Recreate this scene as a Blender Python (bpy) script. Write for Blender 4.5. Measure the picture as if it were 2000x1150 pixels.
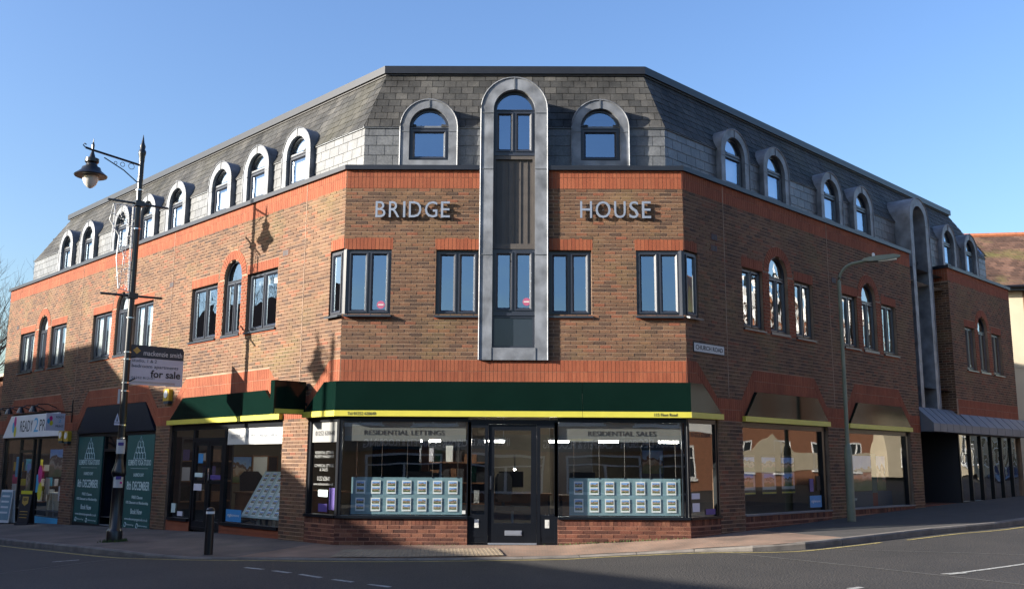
import bpy, math, random
from mathutils import Matrix, Vector
random.seed(7)
PI = math.pi
for o in list(bpy.data.objects): bpy.data.objects.remove(o)
scene = bpy.context.scene
col = scene.collection

# ------------------------------------------------------------------ camera
cam = bpy.data.cameras.new('camera'); cam_o = bpy.data.objects.new('camera', cam); col.objects.link(cam_o)
cam.sensor_width = 36; cam.lens = 34.15; cam.clip_end = 2000; cam.clip_start = .1
def cam_matrix(pos, pitch, roll, yaw):
    fw = Vector((math.sin(yaw)*math.cos(pitch), math.cos(yaw)*math.cos(pitch), math.sin(pitch)))
    r0 = Vector((math.cos(yaw), -math.sin(yaw), 0)); u0 = r0.cross(fw)
    r = r0*math.cos(roll)+u0*math.sin(roll); u = -r0*math.sin(roll)+u0*math.cos(roll)
    m = Matrix((r, u, -fw)).transposed().to_4x4(); m.translation = pos
    return m
cam_o.matrix_world = cam_matrix(Vector((.0897, -17.2739, 1.38)), .172, .0054, -.0068)
scene.camera = cam_o

# ------------------------------------------------------------------ sky, sun, exposure
SUN_EL = math.radians(17.2)
TRAVEL = Vector((.951*math.cos(SUN_EL), .309*math.cos(SUN_EL), -math.sin(SUN_EL)))
world = bpy.data.worlds.new('World'); scene.world = world; world.use_nodes = True
nt = world.node_tree; bg = nt.nodes['Background']
sky = nt.nodes.new('ShaderNodeTexSky'); sky.sky_type = 'NISHITA'; sky.sun_disc = False
sky.sun_elevation = SUN_EL; sky.sun_rotation = math.radians(252)
sky.air_density = 1.3; sky.dust_density = 2.2; sky.ozone_density = 4.2
hs = nt.nodes.new('ShaderNodeHueSaturation'); hs.inputs['Saturation'].default_value = 1.08; hs.inputs['Hue'].default_value = .512
nt.links.new(sky.outputs[0], hs.inputs['Color']); nt.links.new(hs.outputs[0], bg.inputs[0]); bg.inputs[1].default_value = .088
sun = bpy.data.lights.new('sun', 'SUN'); sun.energy = 5.0; sun.angle = math.radians(.53); sun.color = (1, .93, .82)
sun_o = bpy.data.objects.new('sun', sun); col.objects.link(sun_o)
sun_o.rotation_euler = TRAVEL.to_track_quat('-Z', 'Y').to_euler(); sun_o.location = (-60, -20, 30)
scene.view_settings.view_transform = 'Standard'; scene.view_settings.look = 'None'
scene.view_settings.exposure = 1.8; scene.view_settings.gamma = 1
scene.view_settings.use_curve_mapping = False

# ------------------------------------------------------------------ materials
KR = .82        # overall reflectance of painted and mineral surfaces
def new_mat(name):
    m = bpy.data.materials.new(name); m.use_nodes = True
    return m, m.node_tree, m.node_tree.nodes['Principled BSDF']
def mat(name, c, rough=.6, metal=0, spec=.5, var=.15, scale=6., bump=0., bscale=80., emit=None):
    m, t, b = new_mat(name); N = t.nodes; L = t.links
    b.inputs['Roughness'].default_value = rough; b.inputs['Metallic'].default_value = metal
    b.inputs['Specular IOR Level'].default_value = spec
    geo = N.new('ShaderNodeNewGeometry')
    n = N.new('ShaderNodeTexNoise'); n.inputs['Scale'].default_value = scale; n.inputs['Detail'].default_value = 5
    L.new(geo.outputs['Position'], n.inputs['Vector'])
    mr = N.new('ShaderNodeMapRange'); mr.inputs[1].default_value = .3; mr.inputs[2].default_value = .7
    mr.inputs[3].default_value = 1-var; mr.inputs[4].default_value = 1+var
    L.new(n.outputs[0], mr.inputs[0])
    v = N.new('ShaderNodeVectorMath'); v.operation = 'SCALE'; v.inputs[0].default_value = [x*KR for x in c[:3]]
    L.new(mr.outputs[0], v.inputs['Scale']); L.new(v.outputs[0], b.inputs['Base Color'])
    if bump:
        n2 = N.new('ShaderNodeTexNoise'); n2.inputs['Scale'].default_value = bscale; n2.inputs['Detail'].default_value = 3
        L.new(geo.outputs['Position'], n2.inputs['Vector'])
        bp = N.new('ShaderNodeBump'); bp.inputs['Strength'].default_value = bump; bp.inputs['Distance'].default_value = .01
        L.new(n2.outputs[0], bp.inputs['Height']); L.new(bp.outputs[0], b.inputs['Normal'])
    if emit:
        b.inputs['Emission Color'].default_value = (*emit[0], 1); b.inputs['Emission Strength'].default_value = emit[1]
    return m
def piece_mat(name, stops, rough=.85, spec=.3, stain=.35, stain_scale=.7, moss=None, bump=.5, grain=70., vstretch=1.):
    """bricks / slates: one colour per piece (island or object), fine grain, broad weathering."""
    m, t, b = new_mat(name); N = t.nodes; L = t.links
    b.inputs['Roughness'].default_value = rough; b.inputs['Specular IOR Level'].default_value = spec
    geo = N.new('ShaderNodeNewGeometry'); oi = N.new('ShaderNodeObjectInfo')
    ad = N.new('ShaderNodeMath'); ad.operation = 'ADD'; fr = N.new('ShaderNodeMath'); fr.operation = 'FRACT'
    L.new(geo.outputs['Random Per Island'], ad.inputs[0]); L.new(oi.outputs['Random'], ad.inputs[1]); L.new(ad.outputs[0], fr.inputs[0])
    cr = N.new('ShaderNodeValToRGB'); e = cr.color_ramp.elements
    while len(e) < len(stops): e.new(.5)
    for k, (p, c) in enumerate(stops): e[k].position = p; e[k].color = (*[x*KR for x in c], 1)
    L.new(fr.outputs[0], cr.inputs[0])
    mp = N.new('ShaderNodeMapping'); mp.inputs['Scale'].default_value = (1, 1, vstretch)
    L.new(geo.outputs['Position'], mp.inputs['Vector'])
    n1 = N.new('ShaderNodeTexNoise'); n1.inputs['Scale'].default_value = stain_scale; n1.inputs['Detail'].default_value = 6; n1.inputs['Roughness'].default_value = .65
    L.new(mp.outputs[0], n1.inputs['Vector'])
    r1 = N.new('ShaderNodeMapRange'); r1.inputs[1].default_value = .32; r1.inputs[2].default_value = .68; r1.inputs[3].default_value = 1-stain; r1.inputs[4].default_value = 1+stain*.45
    L.new(n1.outputs[0], r1.inputs[0])
    n2 = N.new('ShaderNodeTexNoise'); n2.inputs['Scale'].default_value = grain; n2.inputs['Detail'].default_value = 4
    L.new(geo.outputs['Position'], n2.inputs['Vector'])
    r2 = N.new('ShaderNodeMapRange'); r2.inputs[1].default_value = .3; r2.inputs[2].default_value = .7; r2.inputs[3].default_value = .72; r2.inputs[4].default_value = 1.2
    L.new(n2.outputs[0], r2.inputs[0])
    mu = N.new('ShaderNodeMath'); mu.operation = 'MULTIPLY'; L.new(r1.outputs[0], mu.inputs[0]); L.new(r2.outputs[0], mu.inputs[1])
    v = N.new('ShaderNodeVectorMath'); v.operation = 'SCALE'; L.new(cr.outputs[0], v.inputs[0]); L.new(mu.outputs[0], v.inputs['Scale'])
    out = v.outputs[0]
    if moss:
        mc, amt, msc = moss
        n3 = N.new('ShaderNodeTexNoise'); n3.inputs['Scale'].default_value = msc; n3.inputs['Detail'].default_value = 7
        L.new(mp.outputs[0], n3.inputs['Vector'])
        r3 = N.new('ShaderNodeMapRange'); r3.inputs[1].default_value = .52; r3.inputs[2].default_value = .72; r3.inputs[4].default_value = amt
        L.new(n3.outputs[0], r3.inputs[0])
        mx = N.new('ShaderNodeMix'); mx.data_type = 'RGBA'; L.new(r3.outputs[0], mx.inputs[0]); L.new(out, mx.inputs[6]); mx.inputs[7].default_value = (*mc, 1)
        out = mx.outputs[2]
    L.new(out, b.inputs['Base Color'])
    bp = N.new('ShaderNodeBump'); bp.inputs['Strength'].default_value = bump; bp.inputs['Distance'].default_value = .006
    L.new(n2.outputs[0], bp.inputs['Height']); L.new(bp.outputs[0], b.inputs['Normal'])
    return m
def glass_mat(name, base, tint=(.86, .9, .9), wob=.02, scale=1.3, gloss_tint=(1, 1, 1)):
    m = bpy.data.materials.new(name); m.use_nodes = True; t = m.node_tree; N = t.nodes; L = t.links
    N.remove(N['Principled BSDF']); out = N['Material Output']
    tr = N.new('ShaderNodeBsdfTransparent'); tr.inputs[0].default_value = (*tint, 1)
    gl = N.new('ShaderNodeBsdfGlossy'); gl.inputs['Roughness'].default_value = .0; gl.inputs[0].default_value = (*gloss_tint, 1)
    g0 = N.new('ShaderNodeNewGeometry'); dt = N.new('ShaderNodeVectorMath'); dt.operation = 'DOT_PRODUCT'      # Schlick, the same from both sides of the pane
    L.new(g0.outputs['Normal'], dt.inputs[0]); L.new(g0.outputs['Incoming'], dt.inputs[1])
    ab = N.new('ShaderNodeMath'); ab.operation = 'ABSOLUTE'; L.new(dt.outputs['Value'], ab.inputs[0])
    iv = N.new('ShaderNodeMath'); iv.operation = 'SUBTRACT'; iv.inputs[0].default_value = 1; L.new(ab.outputs[0], iv.inputs[1])
    pw = N.new('ShaderNodeMath'); pw.operation = 'POWER'; pw.inputs[1].default_value = 4.5; L.new(iv.outputs[0], pw.inputs[0])
    mr = N.new('ShaderNodeMapRange'); mr.inputs[3].default_value = base; mr.inputs[4].default_value = 1
    L.new(pw.outputs[0], mr.inputs[0])
    mx = N.new('ShaderNodeMixShader'); L.new(mr.outputs[0], mx.inputs[0]); L.new(tr.outputs[0], mx.inputs[1]); L.new(gl.outputs[0], mx.inputs[2])
    geo = N.new('ShaderNodeNewGeometry'); n = N.new('ShaderNodeTexNoise'); n.inputs['Scale'].default_value = scale; n.inputs['Detail'].default_value = 1
    L.new(geo.outputs['Position'], n.inputs['Vector'])
    bp = N.new('ShaderNodeBump'); bp.inputs['Strength'].default_value = 1; bp.inputs['Distance'].default_value = wob
    L.new(n.outputs[0], bp.inputs['Height']); L.new(bp.outputs[0], gl.inputs['Normal'])
    L.new(mx.outputs[0], out.inputs[0])
    return m
M = {}
M['brick'] = piece_mat('brown_brick', [(0, (.074, .043, .030)), (.14, (.095, .053, .035)), (.26, (.128, .067, .040)), (.55, (.148, .078, .045)), (.8, (.170, .095, .053)), (1, (.205, .073, .040))], moss=((.16, .13, .05), .35, 1.1))
M['plinth'] = piece_mat('plinth_brick', [(0, (.075, .03, .021)), (.4, (.13, .046, .029)), (.75, (.165, .06, .036)), (1, (.21, .088, .052))], stain=.45, stain_scale=1.6)
M['red'] = piece_mat('red_soldier_brick', [(0, (.24, .063, .029)), (.5, (.268, .074, .034)), (1, (.292, .086, .040))], stain=.25, stain_scale=.9, bump=.3)
M['mortar'] = mat('mortar', (.265, .175, .118), .95, var=.25, scale=3, bump=.4)
M['redmortar'] = mat('red_mortar', (.27, .13, .085), .95, var=.25, scale=3, bump=.4)
M['slate'] = piece_mat('roof_slate', [(0, (.040, .040, .039)), (.4, (.052, .051, .049)), (.75, (.063, .061, .058)), (1, (.075, .072, .067))], rough=.68, spec=.22, stain=.65, stain_scale=1.4, moss=((.062, .058, .036), .5, .55), bump=.4, grain=40, vstretch=.3)
M['vslate'] = piece_mat('hung_slate', [(0, (.108, .113, .122)), (.5, (.126, .131, .138)), (1, (.146, .150, .155))], rough=.45, spec=.5, stain=.4, stain_scale=2.2, bump=.25, grain=30)
M['lead'] = mat('lead_sheet', (.175, .185, .205), .52, .2, .5, var=.45, scale=3.2, bump=.35, bscale=9)
M['leadjoint'] = mat('lead_seam', (.13, .14, .155), .5, .2, var=.2)
M['coping'] = mat('dark_coping_metal', (.013, .016, .024), .4, .05, .4, var=.1)
M['cap'] = mat('roof_edge_metal', (.014, .016, .022), .4, .1, .4, var=.1)
M['frame'] = mat('anthracite_frame', (.024, .028, .040), .32, 0, .5, var=.06)
M['shopframe'] = mat('black_shop_frame', (.0065, .008, .0115), .3, 0, .3, var=.1)
M['sill'] = mat('dark_sill', (.028, .034, .044), .3, 0, .5, var=.1)
M['glass'] = glass_mat('window_glass', .34, wob=.010, gloss_tint=(.60, .78, 1))     # blue reflection tint, stands in for a deeper blue mirrored sky
M['glass_r'] = glass_mat('wavy_window_glass', .36, wob=.03, scale=2.2)
M['bayglass'] = glass_mat('bay_glass', .24, wob=.008, scale=1.6)
M['sideglass'] = glass_mat('side_shop_glass', .15, wob=.006, scale=.8)
M['shopglass'] = glass_mat('shop_glass', .17, wob=.003, scale=.9)
M['green'] = mat('gloss_green_sign', (.0032, .0125, .0095), .10, 0, .16, var=.12, scale=1.5)
M['yellow'] = mat('yellow_sign_strip', (.52, .47, .06), .4, var=.05)
M['grey_vinyl'] = mat('grey_vinyl', (.22, .22, .21), .6, var=.05)
M['navy'] = mat('navy_sign', (.008, .011, .022), .4, 0, .15, var=.15)
M['white'] = mat('white_paint', (.78, .78, .76), .5, var=.04)
M['whitevinyl'] = mat('white_vinyl', (.52, .52, .50), .6, var=.03)
M['dark'] = mat('black_print', (.02, .02, .025), .6, var=.05)
M['teal'] = mat('teal_vinyl', (.008, .085, .08), .45, var=.1, scale=2)
M['palegreen'] = mat('pale_print', (.55, .68, .66), .6, var=.03)
M['black'] = mat('black_gloss_paint', (.008, .008, .0095), .3, 0, .5, var=.2)
M['steel'] = mat('brushed_steel', (.36, .385, .44), .35, .6, .5, var=.06)
M['chrome'] = mat('polished_metal', (.7, .7, .7), .2, 1, var=.03)
M['sage'] = mat('sage_green_paint', (.15, .17, .12), .5, var=.12, scale=4)
M['brownpanel'] = mat('bronze_panel', (.075, .064, .057), .55, .1, var=.12)
M['darkpanel'] = mat('dark_glass_panel', (.02, .026, .036), .12, 0, .6, var=.05)
M['zinc'] = mat('zinc_sheet', (.14, .145, .165), .55, .15, .4, var=.15, scale=2)
M['cream'] = mat('cream_wall', (.17, .145, .108), .85, var=.06)
M['render'] = mat('cream_render', (.50, .43, .31), .9, var=.08, scale=1)
M['ceil'] = mat('ceiling_white', (.6, .6, .57), .9, var=.03)
M['carpet'] = mat('dark_carpet', (.05, .045, .045), .95, var=.2)
M['wood'] = mat('brown_wood', (.16, .07, .03), .5, var=.3, scale=5)
M['blind'] = mat('white_blind', (.74, .74, .72), .9, var=.04)
M['ylw_box'] = mat('yellow_plastic', (.52, .33, .02), .4, var=.04)
M['blue'] = mat('blue_vinyl', (.03, .22, .50), .5, var=.05)
M['purple'] = mat('purple_vinyl', (.07, .04, .22), .5, var=.05)
M['pink'] = mat('pink_vinyl', (.36, .075, .15), .6, var=.05)
M['magenta'] = mat('magenta_print', (.62, .02, .22), .5, var=.03)
M['cyan'] = mat('cyan_print', (.05, .40, .68), .5, var=.03)
M['lime'] = mat('yellow_print', (.70, .62, .03), .5, var=.03)
M['lilac'] = mat('board_white', (.62, .61, .68), .6, var=.03)
M['slateblue'] = mat('board_navy', (.018, .035, .055), .5, var=.03)
M['gold'] = mat('gold_print', (.55, .34, .07), .5, var=.05)
M['roadwhite'] = mat('worn_white_line', (.30, .30, .285), .9, var=.5, scale=14)
M['roadyellow'] = mat('worn_yellow_line', (.30, .24, .08), .85, var=.35, scale=9)
M['bark'] = mat('bark', (.06, .048, .038), .9, var=.3)
M['tile'] = piece_mat('clay_roof_tile', [(0, (.075, .042, .031)), (.5, (.115, .064, .047)), (1, (.165, .092, .066))], stain=.5, stain_scale=.8, moss=((.11, .11, .03), .9, .55))
M['ridge'] = mat('ridge_tile', (.32, .11, .05), .8, var=.2)
M['obrick'] = mat('opposite_brick', (.26, .11, .058), .9, var=.3, scale=12)
M['timber'] = mat('dark_beam', (.05, .035, .025), .8)
M['lampglass'] = mat('lamp_bowl', (.62, .60, .56), .25, 0, .5, var=.05)
M['tube'] = mat('lit_tube', (.9, .9, .9), .5, var=0, emit=((1, .96, .86), 20.))
M['spot'] = mat('lit_bulb', (.9, .9, .9), .5, var=0, emit=((1, .96, .88), 14.))
M['board'] = mat('display_board', (.24, .36, .40), .3, 0, .5, var=.1)
M['grass'] = mat('weed_green', (.05, .085, .02), .9, var=.4, scale=30)
M['kerb'] = mat('kerb_concrete', (.15, .132, .115), .9, var=.3, scale=4, bump=.4)
M['tactile'] = mat('buff_tactile', (.25, .19, .125), .9, var=.2, scale=6)
M['car'] = mat('dark_blue_car_paint', (.01, .03, .09), .2, .2, .6)

def photo_mat():
    m, t, b = new_mat('house_photo'); N = t.nodes; L = t.links
    tc = N.new('ShaderNodeTexCoord'); oi = N.new('ShaderNodeObjectInfo')
    ofs = N.new('ShaderNodeVectorMath'); ofs.operation = 'ADD'; L.new(tc.outputs['Generated'], ofs.inputs[0])
    sc = N.new('ShaderNodeMath'); sc.operation = 'MULTIPLY'; sc.inputs[1].default_value = 37; L.new(oi.outputs['Random'], sc.inputs[0]); L.new(sc.outputs[0], ofs.inputs[1])
    n = N.new('ShaderNodeTexNoise'); n.inputs['Scale'].default_value = 3.5; n.inputs['Detail'].default_value = 4; L.new(ofs.outputs[0], n.inputs['Vector'])
    sp = N.new('ShaderNodeSeparateXYZ'); L.new(tc.outputs['Generated'], sp.inputs[0])
    ma = N.new('ShaderNodeMath'); ma.operation = 'MULTIPLY_ADD'; ma.inputs[1].default_value = .9; ma.inputs[2].default_value = -.45; L.new(n.outputs[0], ma.inputs[0])
    ad = N.new('ShaderNodeMath'); ad.operation = 'ADD'; L.new(ma.outputs[0], ad.inputs[0]); L.new(sp.outputs['Z'], ad.inputs[1])
    cr = N.new('ShaderNodeValToRGB'); e = cr.color_ramp.elements
    st = [(0, (.07, .12, .03)), (.28, (.16, .17, .09)), (.34, (.36, .20, .12)), (.5, (.5, .42, .34)), (.56, (.12, .07, .06)), (.66, (.16, .10, .08)), (.7, (.28, .45, .75)), (1, (.16, .32, .7))]
    while len(e) < len(st): e.new(.5)
    for k, (p, c) in enumerate(st): e[k].position = p; e[k].color = (*c, 1)
    L.new(ad.outputs[0], cr.inputs[0]); L.new(cr.outputs[0], b.inputs['Base Color']); b.inputs['Roughness'].default_value = .3
    return m
M['photo'] = photo_mat()
M['paper'] = mat('white_card', (.95, .95, .93), .5, var=.02)
def asphalt_mat():
    m, t, b = new_mat('asphalt'); N = t.nodes; L = t.links
    geo = N.new('ShaderNodeNewGeometry')
    a = N.new('ShaderNodeTexNoise'); a.inputs['Scale'].default_value = 42; a.inputs['Detail'].default_value = 4; a.inputs['Roughness'].default_value = .7
    c = N.new('ShaderNodeTexNoise'); c.inputs['Scale'].default_value = .55; c.inputs['Detail'].default_value = 8; c.inputs['Roughness'].default_value = .65
    v = N.new('ShaderNodeTexVoronoi'); v.inputs['Scale'].default_value = 38
    for n in (a, c, v): L.new(geo.outputs['Position'], n.inputs['Vector'])
    r = N.new('ShaderNodeMapRange'); r.inputs[1].default_value = .3; r.inputs[2].default_value = .7; r.inputs[3].default_value = .28; r.inputs[4].default_value = 1.95; L.new(a.outputs[0], r.inputs[0])
    r2 = N.new('ShaderNodeMapRange'); r2.inputs[1].default_value = .3; r2.inputs[2].default_value = .7; r2.inputs[3].default_value = .62; r2.inputs[4].default_value = 1.32; L.new(c.outputs[0], r2.inputs[0])
    mu = N.new('ShaderNodeMath'); mu.operation = 'MULTIPLY'; L.new(r.outputs[0], mu.inputs[0]); L.new(r2.outputs[0], mu.inputs[1])
    s = N.new('ShaderNodeVectorMath'); s.operation = 'SCALE'; s.inputs[0].default_value = (.0195, .0168, .0146); L.new(mu.outputs[0], s.inputs['Scale'])
    L.new(s.outputs[0], b.inputs['Base Color']); b.inputs['Roughness'].default_value = .82
    bp = N.new('ShaderNodeBump'); bp.inputs['Strength'].default_value = .9; bp.inputs['Distance'].default_value = .012
    L.new(v.outputs[0], bp.inputs['Height']); L.new(bp.outputs[0], b.inputs['Normal'])
    return m
M['asphalt'] = asphalt_mat()
def frost_mat():
    m = bpy.data.materials.new('frosted_vinyl'); m.use_nodes = True; t = m.node_tree; N = t.nodes; L = t.links; N.remove(N['Principled BSDF'])
    a = N.new('ShaderNodeBsdfTransparent'); d = N.new('ShaderNodeBsdfDiffuse'); d.inputs[0].default_value = (.30, .29, .27, 1); x = N.new('ShaderNodeMixShader'); x.inputs[0].default_value = .55
    L.new(a.outputs[0], x.inputs[1]); L.new(d.outputs[0], x.inputs[2]); L.new(x.outputs[0], N['Material Output'].inputs[0]); return m
def paving_mat(name, c1, c2, mo, sx=5., rot=0.):
    m, t, b = new_mat(name); N = t.nodes; L = t.links
    geo = N.new('ShaderNodeNewGeometry'); mp = N.new('ShaderNodeMapping'); mp.inputs['Rotation'].default_value = (0, 0, rot)
    L.new(geo.outputs['Position'], mp.inputs['Vector'])
    br = N.new('ShaderNodeTexBrick'); br.inputs['Scale'].default_value = sx; br.inputs['Color1'].default_value = (*c1, 1); br.inputs['Color2'].default_value = (*c2, 1); br.inputs['Mortar'].default_value = (*mo, 1); br.inputs['Mortar Size'].default_value = .018
    L.new(mp.outputs[0], br.inputs['Vector'])
    n = N.new('ShaderNodeTexNoise'); n.inputs['Scale'].default_value = 1.3; n.inputs['Detail'].default_value = 7; L.new(geo.outputs['Position'], n.inputs['Vector'])
    r = N.new('ShaderNodeMapRange'); r.inputs[1].default_value = .3; r.inputs[2].default_value = .7; r.inputs[3].default_value = .55; r.inputs[4].default_value = 1.25; L.new(n.outputs[0], r.inputs[0])
    s = N.new('ShaderNodeVectorMath'); s.operation = 'SCALE'; L.new(br.outputs[0], s.inputs[0]); L.new(r.outputs[0], s.inputs['Scale'])
    L.new(s.outputs[0], b.inputs['Base Color']); b.inputs['Roughness'].default_value = .88
    bp = N.new('ShaderNodeBump'); bp.inputs['Strength'].default_value = .6; bp.inputs['Distance'].default_value = .006; bp.invert = True
    L.new(br.outputs['Fac'], bp.inputs['Height']); L.new(bp.outputs[0], b.inputs['Normal'])
    return m
M['paving'] = paving_mat('block_paving', (.225, .132, .088), (.185, .122, .086), (.115, .088, .066))
M['paving_shade'] = paving_mat('grey_brown_paving', (.115, .085, .068), (.095, .075, .064), (.06, .05, .042))  # grey-brown paving, its colour darkened for the shaded left footway
M['tarmac'] = mat('footway_tarmac', (.04, .036, .034), .9, var=.25, scale=3, bump=.5, bscale=90)

# ------------------------------------------------------------------ mesh helpers
class MB:
    def __init__(s): s.v = []; s.f = []; s.mi = []; s.mats = []; s.cur = 0
    def use(s, m):
        if m not in s.mats: s.mats.append(m)
        s.cur = s.mats.index(m); return s
    def add(s, vs, fs):
        b = len(s.v); s.v.extend([tuple(x) for x in vs])
        for f in fs: s.f.append(tuple(b+i for i in f)); s.mi.append(s.cur)
        return s
    def quad(s, a, b, c, d): return s.add([a, b, c, d], [(0, 1, 2, 3)])
    def box(s, x0, x1, y0, y1, z0, z1):
        return s.add([(x0, y0, z0), (x1, y0, z0), (x1, y1, z0), (x0, y1, z0), (x0, y0, z1), (x1, y0, z1), (x1, y1, z1), (x0, y1, z1)],
                     [(0, 3, 2, 1), (4, 5, 6, 7), (0, 1, 5, 4), (1, 2, 6, 5), (2, 3, 7, 6), (3, 0, 4, 7)])
    def prism(s, poly, y0, y1, back=True):          # poly: (x,z) counter-clockwise seen from -y
        n = len(poly); vs = [(x, y0, z) for x, z in poly]+[(x, y1, z) for x, z in poly]
        fs = [tuple(range(n))]
        if back: fs.append(tuple(range(2*n-1, n-1, -1)))
        for i in range(n): j = (i+1) % n; fs.append((i, n+i, n+j, j))
        return s.add(vs, fs)
    def plate(s, poly, y): return s.add([(x, y, z) for x, z in poly], [tuple(range(len(poly)))])
    def tube(s, pts, r, n=8, caps=True):
        pts = [Vector(p) for p in pts]; rs = r if isinstance(r, (list, tuple)) else [r]*len(pts)
        b = len(s.v); up = Vector((0, 0, 1))
        for i, p in enumerate(pts):
            d = (pts[min(i+1, len(pts)-1)]-pts[max(i-1, 0)])
            if d.length < 1e-6: d = Vector((0, 0, 1))
            d.normalize(); a = d.cross(up)
            if a.length < .05: a = d.cross(Vector((1, 0, 0)))
            a.normalize(); c = d.cross(a)
            for k in range(n):
                t = 2*PI*k/n; s.v.append(tuple(p+(a*math.cos(t)+c*math.sin(t))*rs[i]))
        for i in range(len(pts)-1):
            for k in range(n):
                k2 = (k+1) % n; s.f.append((b+i*n+k, b+(i+1)*n+k, b+(i+1)*n+k2, b+i*n+k2)); s.mi.append(s.cur)
        if caps and n > 2:
            s.f.append(tuple(b+k for k in range(n))); s.mi.append(s.cur)
            e = b+(len(pts)-1)*n; s.f.append(tuple(e+k for k in range(n-1, -1, -1))); s.mi.append(s.cur)
        return s
    def lathe(s, prof, n=16, o=(0, 0, 0)):          # prof: (r,z) list from bottom to top
        b = len(s.v)
        for r, z in prof:
            for k in range(n): t = 2*PI*k/n; s.v.append((o[0]+r*math.cos(t), o[1]+r*math.sin(t), o[2]+z))
        for i in range(len(prof)-1):
            for k in range(n):
                k2 = (k+1) % n; s.f.append((b+i*n+k, b+i*n+k2, b+(i+1)*n+k2, b+(i+1)*n+k)); s.mi.append(s.cur)
        s.f.append(tuple(b+k for k in range(n-1, -1, -1))); s.mi.append(s.cur)
        e = b+(len(prof)-1)*n; s.f.append(tuple(e+k for k in range(n))); s.mi.append(s.cur)
        return s
    def mesh(s, name):
        me = bpy.data.meshes.new(name); me.from_pydata(s.v, [], s.f)
        for m in s.mats: me.materials.append(m)
        if len(s.mats) > 1: me.polygons.foreach_set('material_index', s.mi)
        me.update(); return me
    def build(s, name, parent=None, mw=None, smooth=False):
        me = s.mesh(name)
        if smooth:
            for p in me.polygons: p.use_smooth = True
            try: me.set_sharp_from_angle(angle=math.radians(40))
            except Exception: pass
        return link(name, me, parent, mw)
I4 = Matrix.Identity(4)
def link(name, data, parent=None, mw=None):
    o = bpy.data.objects.new(name, data); col.objects.link(o)
    if parent is not None: o.parent = parent
    o.matrix_local = mw if mw is not None else I4
    return o
def tag(o, label=None, cat=None, group=None, kind=None):
    if label: o['label'] = label
    if cat: o['category'] = cat
    if group: o['group'] = group
    if kind: o['kind'] = kind
    return o
def thing(name, label, cat, mw=None, group=None):
    return tag(link(name, None, None, mw), label, cat, group)
def struct(o): o['kind'] = 'structure'; return o
def mb(m): return MB().use(M[m])
def T3(x=0, y=0, z=0): return Matrix.Translation((x, y, z))
def RZ(a): return Matrix.Rotation(a, 4, 'Z')
def rect(x0, x1, z0, z1): return [(x0, z0), (x1, z0), (x1, z1), (x0, z1)]

_tc = {}
def text_obj(s, w, h, matname, name='lettering', parent=None, mw=None, depth=.002, align='c', bold=0.):
    """flat or extruded lettering fitted into w x h, standing in the xz plane, facing -y."""
    key = (s, round(depth, 4), bold)
    if key not in _tc:
        c = bpy.data.curves.new('lettering', 'FONT'); c.body = s; c.size = 1; c.extrude = .02; c.resolution_u = 3; c.offset = bold
        o = bpy.data.objects.new('lettering', c); col.objects.link(o)
        me = bpy.data.meshes.new_from_object(o); bpy.data.objects.remove(o); _tc[key] = me
    src = _tc[key]; xs = [v.co.x for v in src.vertices]; ys = [v.co.y for v in src.vertices]
    x0, x1, y0, y1 = min(xs), max(xs), min(ys), max(ys)
    kx = w/(x1-x0); ky = h/(y1-y0)
    me = src.copy()
    off = -w/2 if align == 'c' else 0
    for v in me.vertices:
        x, y, z = v.co; v.co = ((x-x0)*kx+off, -(z+.02)*depth/.04, (y-y0)*ky)
    me.materials.clear(); me.materials.append(M[matname])
    o = link(name, me, parent, mw)
    if ' ' in s: o['kind'] = 'stuff'
    return o

# ------------------------------------------------------------------ building frame of reference
W = 6.18; HW = W/2; A = math.radians(45.42); CA, SA = math.cos(A), math.sin(A); TH = math.tan(A/2)
def frame(o, ex):
    ex = Vector(ex); inn = Vector((-ex.y, ex.x, 0))
    m = Matrix((ex, inn, Vector((0, 0, 1)))).transposed().to_4x4(); m.translation = o
    return m
MF = frame(Vector((0, 0, 0)), (1, 0, 0))
ML = frame(Vector((-HW, 0, 0)), (CA, -SA, 0))        # u = -s runs towards the corner
MR = frame(Vector((HW, 0, 0)), (CA, SA, 0))          # u =  s runs away from the corner
FR = {'F': MF, 'L': ML, 'R': MR}
SL, SR1, SR2, SRE = 18.58, 9.94, 12.40, 17.17
ZC0, ZC1, ZV, ZS, ZT = 6.70, 6.785, 7.74, 9.07, 9.225
IV, IT = .524, 1.238

TX = [-400, -40, -14.3, -8.5, -5.8, -3, .8, 3, 10, 15, 40, 400]; TZ = [-1.3, -.95, -.36, -.13, -.04, -.02, 0, .12, .38, .52, .9, 1.2]
def interp(x, X, Y):
    if x <= X[0]: return Y[0]
    for i in range(len(X)-1):
        if x <= X[i+1]: return Y[i]+(Y[i+1]-Y[i])*(x-X[i])/(X[i+1]-X[i])
    return Y[-1]
def TZf(x): return interp(x, TX, TZ)
def dist(x, y): return max(-y, -(x+HW)*SA-y*CA, (x-HW)*SA-y*CA)
def road_z(x, y):
    z = TZf(x)-.015*min(dist(x, y), 10)-.09
    if dist(x, y) < -.25: z -= 1.0
    return z

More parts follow.
